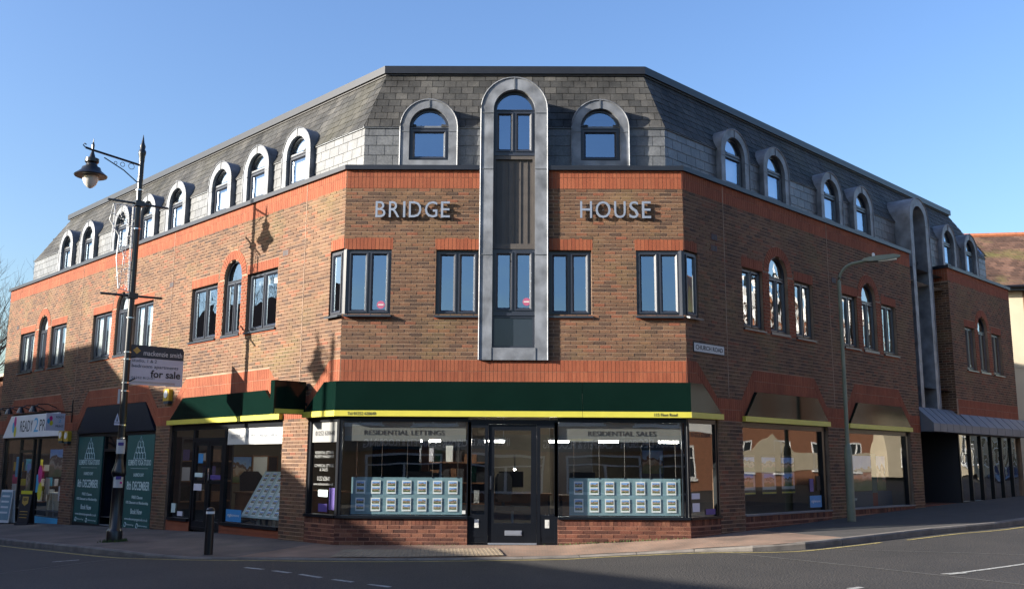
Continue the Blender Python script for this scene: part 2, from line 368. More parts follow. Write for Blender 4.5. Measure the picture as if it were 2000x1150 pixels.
# ------------------------------------------------------------------ ground, kerb, pavement
def ground():
    xs = [-600, -250, -120, -70, -45]+[-30+.75*i for i in range(94)]+[45, 70, 120, 250, 600]
    ys = [-600, -250, -120, -70, -45]+[-30+.75*i for i in range(80)]+[40, 70, 120, 250, 600]
    m = mb('asphalt'); nx = len(xs)
    m.add([(x, y, road_z(x, y)) for y in ys for x in xs], [(j*nx+i, j*nx+i+1, (j+1)*nx+i+1, (j+1)*nx+i) for j in range(len(ys)-1) for i in range(nx-1)])
    o = m.build('road', smooth=True); struct(o)
ground()
def LP(s, d=0): v = ML @ Vector((-s, -d, 0)); return (v.x, v.y)
def RP(s, d=0): v = MR @ Vector((s, -d, 0)); return (v.x, v.y)
PAIR = [(LP(40), LP(40, 2.75)), (LP(28), LP(28, 2.75)), (LP(18), LP(18, 2.72)), (LP(11), LP(11, 2.75)), (LP(6.5), LP(6.3, 2.85)), (LP(3.4), (-6.75, -.25)), (LP(1.6), (-5.5, -1.02)), ((-3.09, 0), (-4.1, -1.34)),
        ((-1.8, 0), (-2.4, -1.55)), ((-.5, 0), (-.8, -1.46)), ((.6, 0), (.35, -1.3)), ((1.6, 0), (1.5, -1.2)), ((3.09, 0), (3.1, -1.3)), (RP(.7), (4.25, -1.5)), (RP(1.7), (5.25, -.93)), (RP(2.7), (6.3, -.17)), (RP(4.6), (7.8, .95)),
        (RP(7.4), (10.1, 2.55)), (RP(17), RP(16.6, 3.2)), (RP(28), RP(28, 3.2)), (RP(40), RP(40, 3.2))]
def catmull(P, n=14):
    out = []
    for i in range(len(P)-1):
        p0, p1, p2, p3 = P[max(i-1, 0)], P[i], P[i+1], P[min(i+2, len(P)-1)]
        for k in range(n):
            t = k/n
            out.append(tuple(.5*((2*p1[c])+(-p0[c]+p2[c])*t+(2*p0[c]-5*p1[c]+4*p2[c]-p3[c])*t*t+(-p0[c]+3*p1[c]-3*p2[c]+p3[c])*t**3) for c in (0, 1)))
    out.append(tuple(P[-1])); return out
KP = catmull([k for b, k in PAIR]); 
BPt = []
for i in range(len(PAIR)-1):
    for k in range(14):
        t = k/14; a, b = PAIR[i][0], PAIR[i+1][0]; BPt.append((a[0]+(b[0]-a[0])*t, a[1]+(b[1]-a[1])*t))
BPt.append(PAIR[-1][0])
def upstand(x): return interp(x, [-7.0, -5.3, 2.6, 4.4], [.105, .022, .022, .105])
def kerb_top(x, y): return road_z(x, y)+upstand(x)
def pave(m, i0, i1):
    R = 6; vs = []; fs = []
    for (bx, by), (kx, ky) in list(zip(BPt, KP))[i0:i1+1]:
        dx, dy = kx-bx, ky-by; l = math.hypot(dx, dy); f = (l-.12)/l
        for r in range(R+1):
            t = r/R*f; x, y = bx+dx*t, by+dy*t
            zb = TZf(bx); zk = kerb_top(kx, ky)
            vs.append((x-dx*.02*(r == 0), y-dy*.02*(r == 0), zb+(zk-zb)*t))
    for i in range(i1-i0):
        for r in range(R): fs.append((i*(R+1)+r, (i)*(R+1)+r+1, (i+1)*(R+1)+r+1, (i+1)*(R+1)+r))
    k = mb(m); k.add(vs, fs); o = k.build('pavement', smooth=True); struct(o); return o
IA = next(i for i in range(len(KP)) if KP[i][0] > -4.6); IB = next(i for i in range(len(KP)) if KP[i][0] > 5.6)
pave('paving_shade', 0, IA); pavement = pave('paving', IA, IB); pave('tarmac', IB, len(KP)-1)
def walk(P, step):
    """resample a polyline at equal steps: points and tangents"""
    out = []; acc = 0; nxt = 0
    for i in range(len(P)-1):
        a, b = Vector(P[i]), Vector(P[i+1]); l = (b-a).length
        while nxt <= acc+l:
            out.append((a+(b-a)*((nxt-acc)/l), (b-a).normalized())); nxt += step
        acc += l
    return out
def kerbs():
    root = struct(link('kerb', None))
    W_ = walk(KP, .915)
    for (p, t), (q, t2) in zip(W_[:-1], W_[1:]):
        if p.x < -24 or p.x > 26: continue
        d = (q-p).normalized(); n = Vector((d.y, -d.x))
        if n.dot(p-Vector((0, 8))) < 0: n = -n
        a = p+d*.004; b = q-d*.004; m = mb('kerb')
        vs = []
        for c in (a, b):
            zt = kerb_top(c.x, c.y); zr = zt-.35; i_ = c-n*.125
            for pt, z in ((c, zr), (c+n*0, zt-.022), (c-n*.022, zt+.002), (i_, zt+.003), (i_, zr)): vs.append((pt.x, pt.y, z))
        fs = [(0, 1, 6, 5), (1, 2, 7, 6), (2, 3, 8, 7), (3, 4, 9, 8), (4, 3, 2, 1, 0), (5, 6, 7, 8, 9)]
        m.add(vs, fs); m.build('kerb_stone', root)
kerbs()
def line_strip(name, P, w, m, h=.005, seg=.3):
    b = mb(m); vs = []; fs = []
    pts = walk(P, seg)
    for p, t in pts:
        n = Vector((t.y, -t.x))*w/2
        for q in (p+n, p-n): vs.append((q.x, q.y, road_z(q.x, q.y)+h))
    for i in range(len(pts)-1): fs.append((2*i, 2*i+1, 2*i+3, 2*i+2))
    b.add(vs, fs); o = b.build(name); return o
def offset(P, d):
    out = []
    for i in range(len(P)):
        a = Vector(P[max(i-1, 0)]); b = Vector(P[min(i+1, len(P)-1)]); t = (b-a).normalized(); out.append(tuple(Vector(P[i])+Vector((t.y, -t.x))*d))
    return out
kv = [k for k in KP if -26 < k[0] < 24]
struct(line_strip('yellow_line', offset([k for k in kv if k[0] < 6.2], .2), .075, 'roadyellow'))
struct(line_strip('yellow_line', offset([k for k in kv if 6.5 < k[0]], .28), .07, 'roadyellow'))
for a, b in (((-3.93, -2.49), (-3.54, -2.76)), ((-3.42, -2.87), (-3.05, -3.18)), ((-2.94, -3.29), (-2.53, -3.68)), ((-2.38, -3.82), (-2.01, -4.12)), ((-1.83, -4.29), (-1.44, -4.6)), ((-1.25, -4.78), (-.85, -5.12)), ((-.65, -5.3), (-.25, -5.65)), ((-.05, -5.85), (.35, -6.2))):
    struct(line_strip('white_dash', [a, b], .085, 'roadwhite', seg=.1))
struct(line_strip('white_line', [(5.40, -4.68), (5.62, -4.62), (6.3, -4.2), (6.95, -3.78), (8.2, -2.9), (9.8, -1.9)], .07, 'roadwhite', seg=.2))
struct(line_strip('white_line', [(5.43, -4.72), (5.78, -4.6)], .12, 'roadwhite', .009, .1))
struct(line_strip('white_line', [(3.91, -5.67), (4.16, -5.53)], .10, 'roadwhite', seg=.1))
struct(line_strip('white_line', [(-7.5, -.95), (-7.12, -.77)], .10, 'roadwhite', seg=.1))
M['seam'] = mat('road_joint_seal', (.095, .09, .084), .8, var=.35, scale=11)
for P in ([(3.4, -1.6), (4.66, -3.66), (5.45, -5.0), (6.6, -7.0)], [(-8.6, -4.4), (-7.54, -2.5), (-6.73, -1.14), (-6.1, -.45)], [(5.3, -1.55), (6.83, -2.4), (9, -3.8)]):
    struct(line_strip('road_joint', P, .045, 'seam', seg=.2))
# tactile slabs at the dropped kerb
def tactile():
    W_ = walk([k for k in KP if -3.0 < k[0] < .3], .4)
    for (p, t), (q, _) in zip(W_[:-1], W_[1:]):
        d = (q-p).normalized(); n = Vector((-d.y, d.x))
        for r in range(2):
            o = p+n*(.14+.404*r); m = mb('tactile')
            def P(a, b, h=0):
                c = o+d*a+n*b; tt = max(0, min(1, (abs(c.y))/1.5)); zz = TZf(c.x)+(kerb_top(p.x, p.y)-TZf(p.x))*tt; return (c.x, c.y, zz+.014+h)
            m.quad(P(.003, .003), P(.397, .003), P(.397, .397), P(.003, .397))
            for i in range(6):
                for j in range(6):
                    cx, cy = .033+.0667*i, .033+.0667*j
                    m.add([P(cx-.014, cy-.014), P(cx+.014, cy-.014), P(cx+.014, cy+.014), P(cx-.014, cy+.014), P(cx-.008, cy-.008, .006), P(cx+.008, cy-.008, .006), P(cx+.008, cy+.008, .006), P(cx-.008, cy+.008, .006)],
                          [(4, 5, 6, 7), (0, 1, 5, 4), (1, 2, 6, 5), (2, 3, 7, 6), (3, 0, 4, 7)])
            m.build('tactile_slab', pavement)
tactile()

# ------------------------------------------------------------------ the building: masonry
BLD = thing('corner_building', 'brown brick corner building with red brick bands, slate mansard and arched dormers', 'building')
def spans(polys, lo, hi, c, axis=1):
    """free intervals on the scan line coord[axis]=c between lo and hi, outside all polygons"""
    cuts = []
    for P in polys:
        xs = []
        n = len(P)
        for i in range(n):
            a, b = P[i], P[(i+1) % n]
            za, zb = a[axis], b[axis]
            if (za <= c < zb) or (zb <= c < za): xs.append(a[1-axis]+(b[1-axis]-a[1-axis])*(c-za)/(zb-za))
        xs.sort(); cuts += [(xs[i], xs[i+1]) for i in range(0, len(xs)-1, 2)]
    cuts.sort(); out = []; x = lo
    for a, b in cuts:
        if a > x+1e-4: out.append((x, min(a, hi)))
        x = max(x, b)
        if x >= hi: break
    if x < hi-1e-4: out.append((x, hi))
    return [(a, b) for a, b in out if b-a > .004]
def inside(polys, c, lo, hi, axis):
    free = spans(polys, lo, hi, c, axis); out = []; x = lo
    for a, b in free:
        if a > x+1e-4: out.append((x, a))
        x = b
    if x < hi-1e-4: out.append((x, hi))
    return out
BR_PARTS = []        # (priority, mesh builder, frame) of single bricks
def brick_piece(m, b0, b1, t0, t1, z0, z1, y0):
    y1 = .011
    m.add([(b0, y0, z0), (b1, y0, z0), (t1, y0, z1), (t0, y0, z1), (b0, y1, z0), (b1, y1, z0), (t1, y1, z1), (t0, y1, z1)],
          [(0, 1, 2, 3), (1, 5, 6, 2), (3, 2, 6, 7), (4, 0, 3, 7), (0, 4, 5, 1)])
def pair_spans(polys, lo, hi, za, zb):
    A_, B_ = spans(polys, lo, hi, za+.001), spans(polys, lo, hi, zb-.001)
    if len(A_) == len(B_) and all(abs(a[0]-b[0]) < .12 and abs(a[1]-b[1]) < .12 for a, b in zip(A_, B_)): return list(zip(A_, B_))
    C = spans(polys, lo, hi, (za+zb)/2); return [(c, c) for c in C]
def course_bricks(sink, lo, hi, z0, z1, polys, L=.206, H=.0686, J=.015, y=0., single=None):
    n = int(round((z1-z0)/H)); 
    for c in range(n):
        a = z0+c*H+J/2; b = z0+(c+1)*H-J/2
        off = (L/2 if c % 2 else 0)
        for (sa, sb) in pair_spans(polys, lo, hi, a, b):
            k = math.floor((min(sa[0], sb[0])-off)/L)
            while True:
                x0 = off+k*L+J/2; x1 = off+(k+1)*L-J/2; k += 1
                if x0 > max(sa[1], sb[1]): break
                b0, b1 = max(x0, sa[0]), min(x1, sa[1]); t0, t1 = max(x0, sb[0]), min(x1, sb[1])
                if b1-b0 < .012 and t1-t0 < .012: continue
                if b1 < b0: b0 = b1 = (b0+b1)/2
                if t1 < t0: t0 = t1 = (t0+t1)/2
                yy = y-random.uniform(0, .004)
                if single and single(.5*(b0+b1), a): SINGLE.append((single.part, single.fr, b0, b1, t0, t1, a, b, yy, single.m))
                else: brick_piece(sink, b0, b1, t0, t1, a, b, yy)
def mortar_sheet(m, lo, hi, z0, z1, polys, y=.004, H=.0686):
    n = max(1, int(math.ceil((z1-z0)/H)))
    for c in range(n):
        a = z0+(z1-z0)*c/n; b = z0+(z1-z0)*(c+1)/n
        for (sa, sb) in pair_spans(polys, lo, hi, a, b):
            m.quad((sa[0], y, a), (sa[1], y, a), (sb[1], y, b), (sb[0], y, b))
def soldiers(sink, polys, lo, hi, zlo, zhi, split=None, Wd=.070, J=.007, y=-.001, single=None):
    """upright red bricks filling polygons, cut along sloping edges; long ones are split in two courses"""
    k0 = math.floor(lo/Wd); k1 = math.ceil(hi/Wd)
    for k in range(k0, k1):
        x0, x1 = k*Wd+J/2, (k+1)*Wd-J/2
        x0, x1 = max(x0, lo), min(x1, hi)
        if x1-x0 < .015: continue
        A_, B_ = inside(polys, x0+.001, zlo, zhi, 0), inside(polys, x1-.001, zlo, zhi, 0)
        if len(A_) != len(B_):
            C = inside(polys, (x0+x1)/2, zlo, zhi, 0); A_ = B_ = C
        for (la, ha), (lb, hb) in zip(A_, B_):
            h = .5*(ha-la+hb-lb); parts = [(0, 1)] if h < .27 else [(0, .49), (.51, 1)]
            if h > .27 and split: parts = [(0, split-.01), (split+.01, 1)]
            for p, q in parts:
                yy = y-random.uniform(0, .0015)
                zz = (la+(ha-la)*p, lb+(hb-lb)*p, lb+(hb-lb)*q, la+(ha-la)*q)
                if single and single(.5*(x0+x1), zz[0]): SINGLE.append((single.part, single.fr, x0, x1, x0, x1, zz, None, yy, single.m))
                else:
                    sink.add([(x0, yy, zz[0]), (x1, yy, zz[1]), (x1, yy, zz[2]), (x0, yy, zz[3]), (x0, .011, zz[0]), (x1, .011, zz[1]), (x1, .011, zz[2]), (x0, .011, zz[3])],
                             [(0, 1, 2, 3), (1, 5, 6, 2), (3, 2, 6, 7), (4, 0, 3, 7), (0, 4, 5, 1)])
SINGLE = []
def singler(part, fr, m, fn):
    def f(u, z): return fn(u, z)
    f.part = part; f.fr = fr; f.m = m; return f
def arch_poly(cx, hw, z0, zs, n=14):
    P = [(cx-hw, z0), (cx+hw, z0)]
    for i in range(n+1): t = PI*i/n; P.append((cx+hw*math.cos(t), zs+hw*math.sin(t)))
    return P
def voussoirs(sink, cx, zs, ri, ro, y=-.005):
    n = int(round(PI*(ri+ro)/2/.075))
    for k in range(n):
        a0 = PI*k/n+.012; a1 = PI*(k+1)/n-.012; yy = y-random.uniform(0, .003)
        q = [(cx+ri*math.cos(a0), zs+ri*math.sin(a0)), (cx+ro*math.cos(a0), zs+ro*math.sin(a0)), (cx+ro*math.cos(a1), zs+ro*math.sin(a1)), (cx+ri*math.cos(a1), zs+ri*math.sin(a1))]
        sink.add([(x, yy, z) for x, z in q]+[(x, .011, z) for x, z in q], [(0, 1, 2, 3), (0, 4, 5, 1), (1, 5, 6, 2), (2, 6, 7, 3), (3, 7, 4, 0)])
def reveal(m, poly, y0, y1, lim=(-99, 99)):
    n = len(poly)
    for i in range(n):
        a, b = poly[i], poly[(i+1) % n]
        if (a[0] > lim[1] and b[0] > lim[1]) or (a[0] < lim[0] and b[0] < lim[0]): continue
        a, b = [(min(max(p[0], lim[0]), lim[1]), p[1]) for p in (a, b)]
        m.quad((a[0], y0, a[1]), (b[0], y0, b[1]), (b[0], y1, b[1]), (a[0], y1, a[1]))

WZ0, WZ1 = 4.0, 5.2
GROUPS_L = [((5.95, 4.75), (4.47, 3.72), (3.47, 2.28)), ((11.60, 10.37), (10.11, 9.36), (9.06, 7.93)), ((17.28, 16.04), (15.72, 14.98), (14.69, 13.50))]
GROUPS_R = [((1.95, 2.72), (2.96, 3.70), (3.99, 4.76)), ((6.12, 6.86), (7.09, 7.83), (8.14, 8.92)), ((13.37, 14.11), (14.36, 15.10), (15.43, 16.20))]
WIN = []         # (frame, kind, u0, u1)
for g in GROUPS_L:
    WIN += [('L', 'rect', -g[0][0], -g[0][1]), ('L', 'arch', -g[1][0], -g[1][1]), ('L', 'rect', -g[2][0], -g[2][1])]
for g in GROUPS_R:
    WIN += [('R', 'rect', *g[0]), ('R', 'arch', *g[1]), ('R', 'rect', *g[2])]
WIN += [('F', 'rect', -1.41, -.635), ('F', 'rect', .635, 1.41)]
CW = .43
SPR = 5.235
LOW = {'L': [(-20, 2.18), (-17.95, 2.18), (-17.32, 2.77), (-13.5, 2.77), (-12.98, 2.18), (-12.08, 2.18), (-11.52, 2.77), (-7.95, 2.77), (-7.33, 2.18), (-6.62, 2.18), (-5.98, 2.77), (-2.43, 2.77), (-1.83, 2.18), (-.96, 2.18), (-.33, 2.79), (.1, 2.79)],
       'R': [(-.1, 2.79), (.33, 2.79), (.95, 2.18), (1.77, 2.18), (2.23, 2.77), (4.65, 2.77), (5.15, 2.18), (6.02, 2.18), (6.5, 2.77), (8.78, 2.77), (9.33, 2.18), (9.99, 2.18)]}
def band_poly(knots, h=.415): return [(u, z) for u, z in knots]+[(u, z+h) for u, z in reversed(knots)]
SHOPS_L = [(-17.95, -12.98), (-12.08, -7.33), (-6.62, -1.83), (-.96, .2)]
SHOPS_R = [(-.2, .95), (1.77, 5.15), (6.02, 9.33)]
def masonry(fr, lo, hi, zb, low_band, shops, windows, name, cut_bottom):
    Mx = FR[fr]
    bm_, rm, mo = mb('brick'), mb('red'), mb('mortar')
    op = []; redp = []
    for k, u0, u1 in windows:
        if k == 'rect':
            op.append(rect(u0, u1, WZ0, WZ1)); redp.append(rect(u0-.02, u1+.02, WZ1, WZ1+.205))
        elif k == 'arch':
            c = (u0+u1)/2; hw = (u1-u0)/2
            op.append(arch_poly(c, hw, WZ0, SPR)); redp.append(arch_poly(c, hw+.2, SPR, SPR))
            redp.append(rect(u0-.255, u1+.255, WZ0-.03, SPR))
    if fr in 'LR':
        c0, c1 = (-CW, .2) if fr == 'L' else (-.2, CW)
        op.append(rect(c0, c1, WZ0, WZ1)); redp.append(rect(c0, c1, WZ1+.02, WZ1+.225))
    shop_polys = []
    for (a, b) in shops: 
        kn = [(u, z) for u, z in low_band if a-1e-6 <= u <= b+1e-6]
        P = [(a, -1.0), (b, -1.0)]+[(u, z) for u, z in reversed(kn)]
        if fr == 'L' and b > 0: P = [(a, -1), (.2, -1), (.2, 2.79), (-.33, 2.79), (a, 2.18)]
        if fr == 'R' and a < 0: P = [(-.2, -1), (b, -1), (b, 2.18), (.33, 2.79), (-.2, 2.79)]
        shop_polys.append(P)
    if low_band:
        bp = band_poly(low_band); redp.append(bp)
    top = rect(lo-.1, hi+.1, 6.35, 7)
    allx = op+redp+shop_polys+[top]
    sgl = None
    course_bricks(bm_, lo, hi, zb, 6.35, allx)
    o = bm_.build('brickwork', BLD, Mx); o['kind'] = 'stuff'
    mortar_sheet(mo, lo, hi, zb, 6.72, op+shop_polys)
    for P in op: reveal(mo, P, .004, .12, (lo, hi))
    for P in shop_polys: reveal(mo, P, .004, .16, (lo, hi))
    mo.build('mortar_wall', BLD, Mx)
    # red trim
    rs = singler('soldier_brick', fr, 'red', lambda u, z: (fr == 'L' and u > -1.0) or (fr == 'R' and u < 1.0)) if fr in 'LR' else None
    if low_band: soldiers(rm, [bp], lo, hi, 1, 4)
    soldiers(rm, [rect(lo, hi, 6.355, 6.70)], lo, hi, 6, 7, split=.6)
    for k, u0, u1 in windows:
        if k == 'rect': soldiers(rm, [rect(u0-.02, u1+.02, WZ1+.004, WZ1+.2)], u0-.02, u1+.02, 5, 6)
        if k == 'arch':
            c = (u0+u1)/2; hw = (u1-u0)/2; voussoirs(rm, c, SPR, hw+.003, hw+.197)
            for s in (-1, 1):
                x0, x1 = sorted((c+s*(hw+.004), c+s*(hw+.25)))
                course_bricks(rm, x0, x1, WZ0-.035, SPR-.01, [], L=.13, y=-.004)
    if fr in 'LR': soldiers(rm, [rect(c0, c1, WZ1+.024, WZ1+.22)], max(c0, lo), min(c1, hi), 5, 6)
    o = rm.build('red_brickwork', BLD, Mx); o['kind'] = 'stuff'
wl = [(k, a, b) for f, k, a, b in WIN if f == 'L']; wr1 = [(k, a, b) for f, k, a, b in WIN if f == 'R' and a < 10]; wr2 = [(k, a, b) for f, k, a, b in WIN if f == 'R' and a > 10]
masonry('L', -SL, 0, -.9, LOW['L'], SHOPS_L, wl, 'left', 0)
masonry('R', 0, SR1, -.3, LOW['R'], SHOPS_R, wr1, 'right', 0)
def right_block():
    bm_, rm, mo = mb('brick'), mb('red'), mb('mortar'); op = []; redp = []
    for k, u0, u1 in wr2:
        if k == 'rect': op.append(rect(u0, u1, WZ0, WZ1)); redp.append(rect(u0-.02, u1+.02, WZ1, WZ1+.205))
        else:
            c = (u0+u1)/2; hw = (u1-u0)/2; op.append(arch_poly(c, hw, WZ0, SPR)); redp += [arch_poly(c, hw+.2, SPR, SPR), rect(u0-.255, u1+.255, WZ0-.03, SPR)]
    lo, hi = SR2, SRE
    course_bricks(bm_, lo, hi, 3.15, 6.35, op+redp)
    mortar_sheet(mo, lo, hi, 2.70, 6.72, op)
    for P in op: reveal(mo, P, .004, .12)
    soldiers(rm, [rect(lo, hi, 6.355, 6.70)], lo, hi, 6, 7, split=.6); soldiers(rm, [rect(lo+.12, hi, 2.74, 3.145)], lo+.12, hi, 2, 4)
    for k, u0, u1 in wr2:
        if k == 'rect': soldiers(rm, [rect(u0-.02, u1+.02, WZ1+.004, WZ1+.2)], u0-.02, u1+.02, 5, 6)
        else:
            c = (u0+u1)/2; hw = (u1-u0)/2; voussoirs(rm, c, SPR, hw+.003, hw+.197)
            for s in (-1, 1):
                x0, x1 = sorted((c+s*(hw+.004), c+s*(hw+.25))); course_bricks(rm, x0, x1, WZ0-.035, SPR-.01, [], L=.13, y=-.004)
    tag(bm_.build('brickwork', BLD, MR), kind='stuff'); mo.build('mortar_wall', BLD, MR); tag(rm.build('red_brickwork', BLD, MR), kind='stuff')
    # return of the recess (faces the corner) and the recess back
    D = .5
    ret = frame(MR @ Vector((SR2, D, 0)), -(MR.to_3x3() @ Vector((0, 1, 0))))       # u from back to front
    b2, r2, m2 = mb('brick'), mb('red'), mb('mortar')
    course_bricks(b2, 0, D, 2.75, 6.35, []); soldiers(r2, [rect(0, D, 6.355, 6.7)], 0, D, 6, 7, split=.6); mortar_sheet(m2, 0, D, 2.6, 6.72, [])
    tag(b2.build('brickwork', BLD, ret), kind='stuff'); tag(r2.build('red_brickwork', BLD, ret), kind='stuff'); m2.build('mortar_wall', BLD, ret)
    # far end wall and left-end wall
    e = frame(MR @ Vector((SRE, 0, 0)), MR.to_3x3() @ Vector((0, 1, 0)))
    b3, r3, m3 = mb('brick'), mb('red'), mb('mortar'); course_bricks(b3, 0, 8, .2, 6.35, []); soldiers(r3, [rect(0, 8, 6.355, 6.7)], 0, 8, 6, 7, split=.6); mortar_sheet(m3, 0, 8, .2, 6.72, [])
    tag(b3.build('brickwork', BLD, e), kind='stuff'); tag(r3.build('red_brickwork', BLD, e), kind='stuff'); m3.build('mortar_wall', BLD, e)
    e = frame(ML @ Vector((-SL, 9, 0)), -(ML.to_3x3() @ Vector((0, 1, 0))))
    b3, r3, m3 = mb('brick'), mb('red'), mb('mortar'); course_bricks(b3, 0, 9, -1.05, 6.35, []); soldiers(r3, [rect(0, 9, 6.355, 6.7)], 0, 9, 6, 7, split=.6); mortar_sheet(m3, 0, 9, -1.0, 6.72, [])
    tag(b3.build('brickwork', BLD, e), kind='stuff'); tag(r3.build('red_brickwork', BLD, e), kind='stuff'); m3.build('mortar_wall', BLD, e)
right_block()
def front_wall():
    lo, hi = -HW, HW
    wins = [(-1.41, -.635), (.635, 1.41), (-HW-.1, -2.22), (2.22, HW+.1), (-.62, .62)]
    op = [rect(a, b, WZ0, WZ1) for a, b in wins[:4]]+[rect(-.60, .60, 3.20, 6.9)]
    redp = [rect(a-.02, b+.02, WZ1, WZ1+.225) for a, b in wins[:4]]+[rect(lo-.1, hi+.1, 2.78, 3.20), rect(lo-.1, hi+.1, 6.35, 7)]
    bm_, rm, mo = mb('brick'), mb('red'), mb('mortar')
    nb = [0]
    def first(u, z):
        ok = 3.2 <= z < 4.0 and abs(u) > .6
        nb[0] += ok; return ok and nb[0] <= 180
    course_bricks(bm_, lo, hi, 3.20, 6.35, op+redp, single=singler('brick', 'F', 'brick', first))
    tag(bm_.build('brickwork', BLD, MF), kind='stuff')
    mortar_sheet(mo, lo, hi, 2.78, 6.72, op)
    for P in op[:4]: reveal(mo, P, .004, .12, (lo, hi))
    mo.build('mortar_wall', BLD, MF)
    soldiers(rm, [rect(lo, hi, 2.785, 3.195)], lo, hi, 2, 4, single=singler('soldier_brick', 'F', 'red', lambda u, z: True))
    for a, b in ((lo, -.6), (.6, hi)): soldiers(rm, [rect(a, b, 6.355, 6.70)], a, b, 6, 7, split=.6)
    for a, b in wins[:4]: soldiers(rm, [rect(max(a-.02, lo), min(b+.02, hi), WZ1+.004, WZ1+.22)], max(a-.02, lo), min(b+.02, hi), 5, 6, single=singler('soldier_brick', 'F', 'red', lambda u, z: True))
    tag(rm.build('red_brickwork', BLD, MF), kind='stuff')
front_wall()
def plinths():
    for fr, lo, hi, zb, single in (('F', -HW, -.785, -.25, True), ('F', .785, HW, -.25, True), ('L', -.96, 0, -.4, False), ('R', 0, .95, -.2, False), ('R', 1.77, 5.15, -.2, False), ('R', 6.02, 9.33, -.2, False)):
        b_, mo = mb('plinth'), mb('redmortar')
        course_bricks(b_, lo, hi, zb+.02, .32, [], single=singler('brick', 'F', 'plinth', lambda u, z: True) if single else None)
        soldiers(b_, [rect(lo, hi, .325, .425)], lo, hi, 0, 1, single=singler('brick', 'F', 'plinth', lambda u, z: True) if single else None)
        mortar_sheet(mo, lo, hi, zb, .425, [])
        mo.quad((lo, .009, .425), (hi, .009, .425), (hi, .25, .425), (lo, .25, .425)); mo.box(lo, hi, .02, .2, zb, .42)
        mo.build('plinth_wall', BLD, FR[fr])
        if not single: tag(b_.build('plinth_brickwork', BLD, FR[fr]), kind='stuff')
plinths()
def emit_singles():
    count = {}
    rest = {}
    for part, fr, b0, b1, t0, t1, a, b, y, m in sorted(SINGLE, key=lambda s: -1 if s[9] == 'plinth' else 0):
        zz = a if b is None else (a, a, b, b)
        if b is None: q = [(b0, zz[0]), (b1, zz[1]), (b1, zz[2]), (b0, zz[3])]
        else: q = [(b0, a), (b1, a), (t1, b), (t0, b)]
        cx = sum(p[0] for p in q)/4; cz = sum(p[1] for p in q)/4
        count[part] = count.get(part, 0)+1
        if count[part] <= 299:
            k = mb(m); sx = 0
            k.add([(x-cx, 0, z-cz) for x, z in q]+[(x-cx, .011-y, z-cz) for x, z in q], [(0, 1, 2, 3), (0, 4, 5, 1), (1, 5, 6, 2), (2, 6, 7, 3), (3, 7, 4, 0)])
            key = (m, tuple(round(c, 3) for p in q for c in (p[0]-cx, p[1]-cz)), round(y, 3))
            if key not in SM: SM[key] = k.mesh(part)
            link(part, SM[key], BLD, FR[fr] @ T3(cx, y, cz))
        else:
            k = rest.setdefault((part, fr, m), mb(m))
            k.add([(x, y, z) for x, z in q]+[(x, .011, z) for x, z in q], [(0, 1, 2, 3), (0, 4, 5, 1), (1, 5, 6, 2), (2, 6, 7, 3), (3, 7, 4, 0)])
    for (part, fr, m), k in rest.items(): tag(k.build('remaining_bricks', BLD, FR[fr]), kind='stuff')
SM = {}
emit_singles()
# movement joints, air bricks
M['joint'] = mat('joint_sealant', (.36, .25, .18), .9)
for fr, u, z0, z1 in (('L', -1.31, 2.62, 6.70), ('L', -6.97, 2.62, 6.70), ('L', -12.5, 2.62, 6.7), ('R', 1.33, 2.62, 6.7), ('R', 5.5, 2.62, 6.7)):
    mb('joint').box(u-.006, u+.006, -.008, .01, z0, z1).build('movement_joint', BLD, FR[fr])
for fr, u, z in (('L', -2.0, 5.44), ('L', -7.0, 5.44), ('L', -17.6, 5.44), ('R', 1.0, 5.62), ('R', 5.75, 5.44), ('R', .98, 5.40)):
    m = MB().use(M['plinth']); m.box(u-.11, u+.11, -.006, .01, z-.07, z+.07); m.use(M['dark'])
    for i in range(4): m.box(u-.095+.05*i, u-.06+.05*i, -.009, 0, z-.055, z+.055)
    m.build('air_brick', BLD, FR[fr])

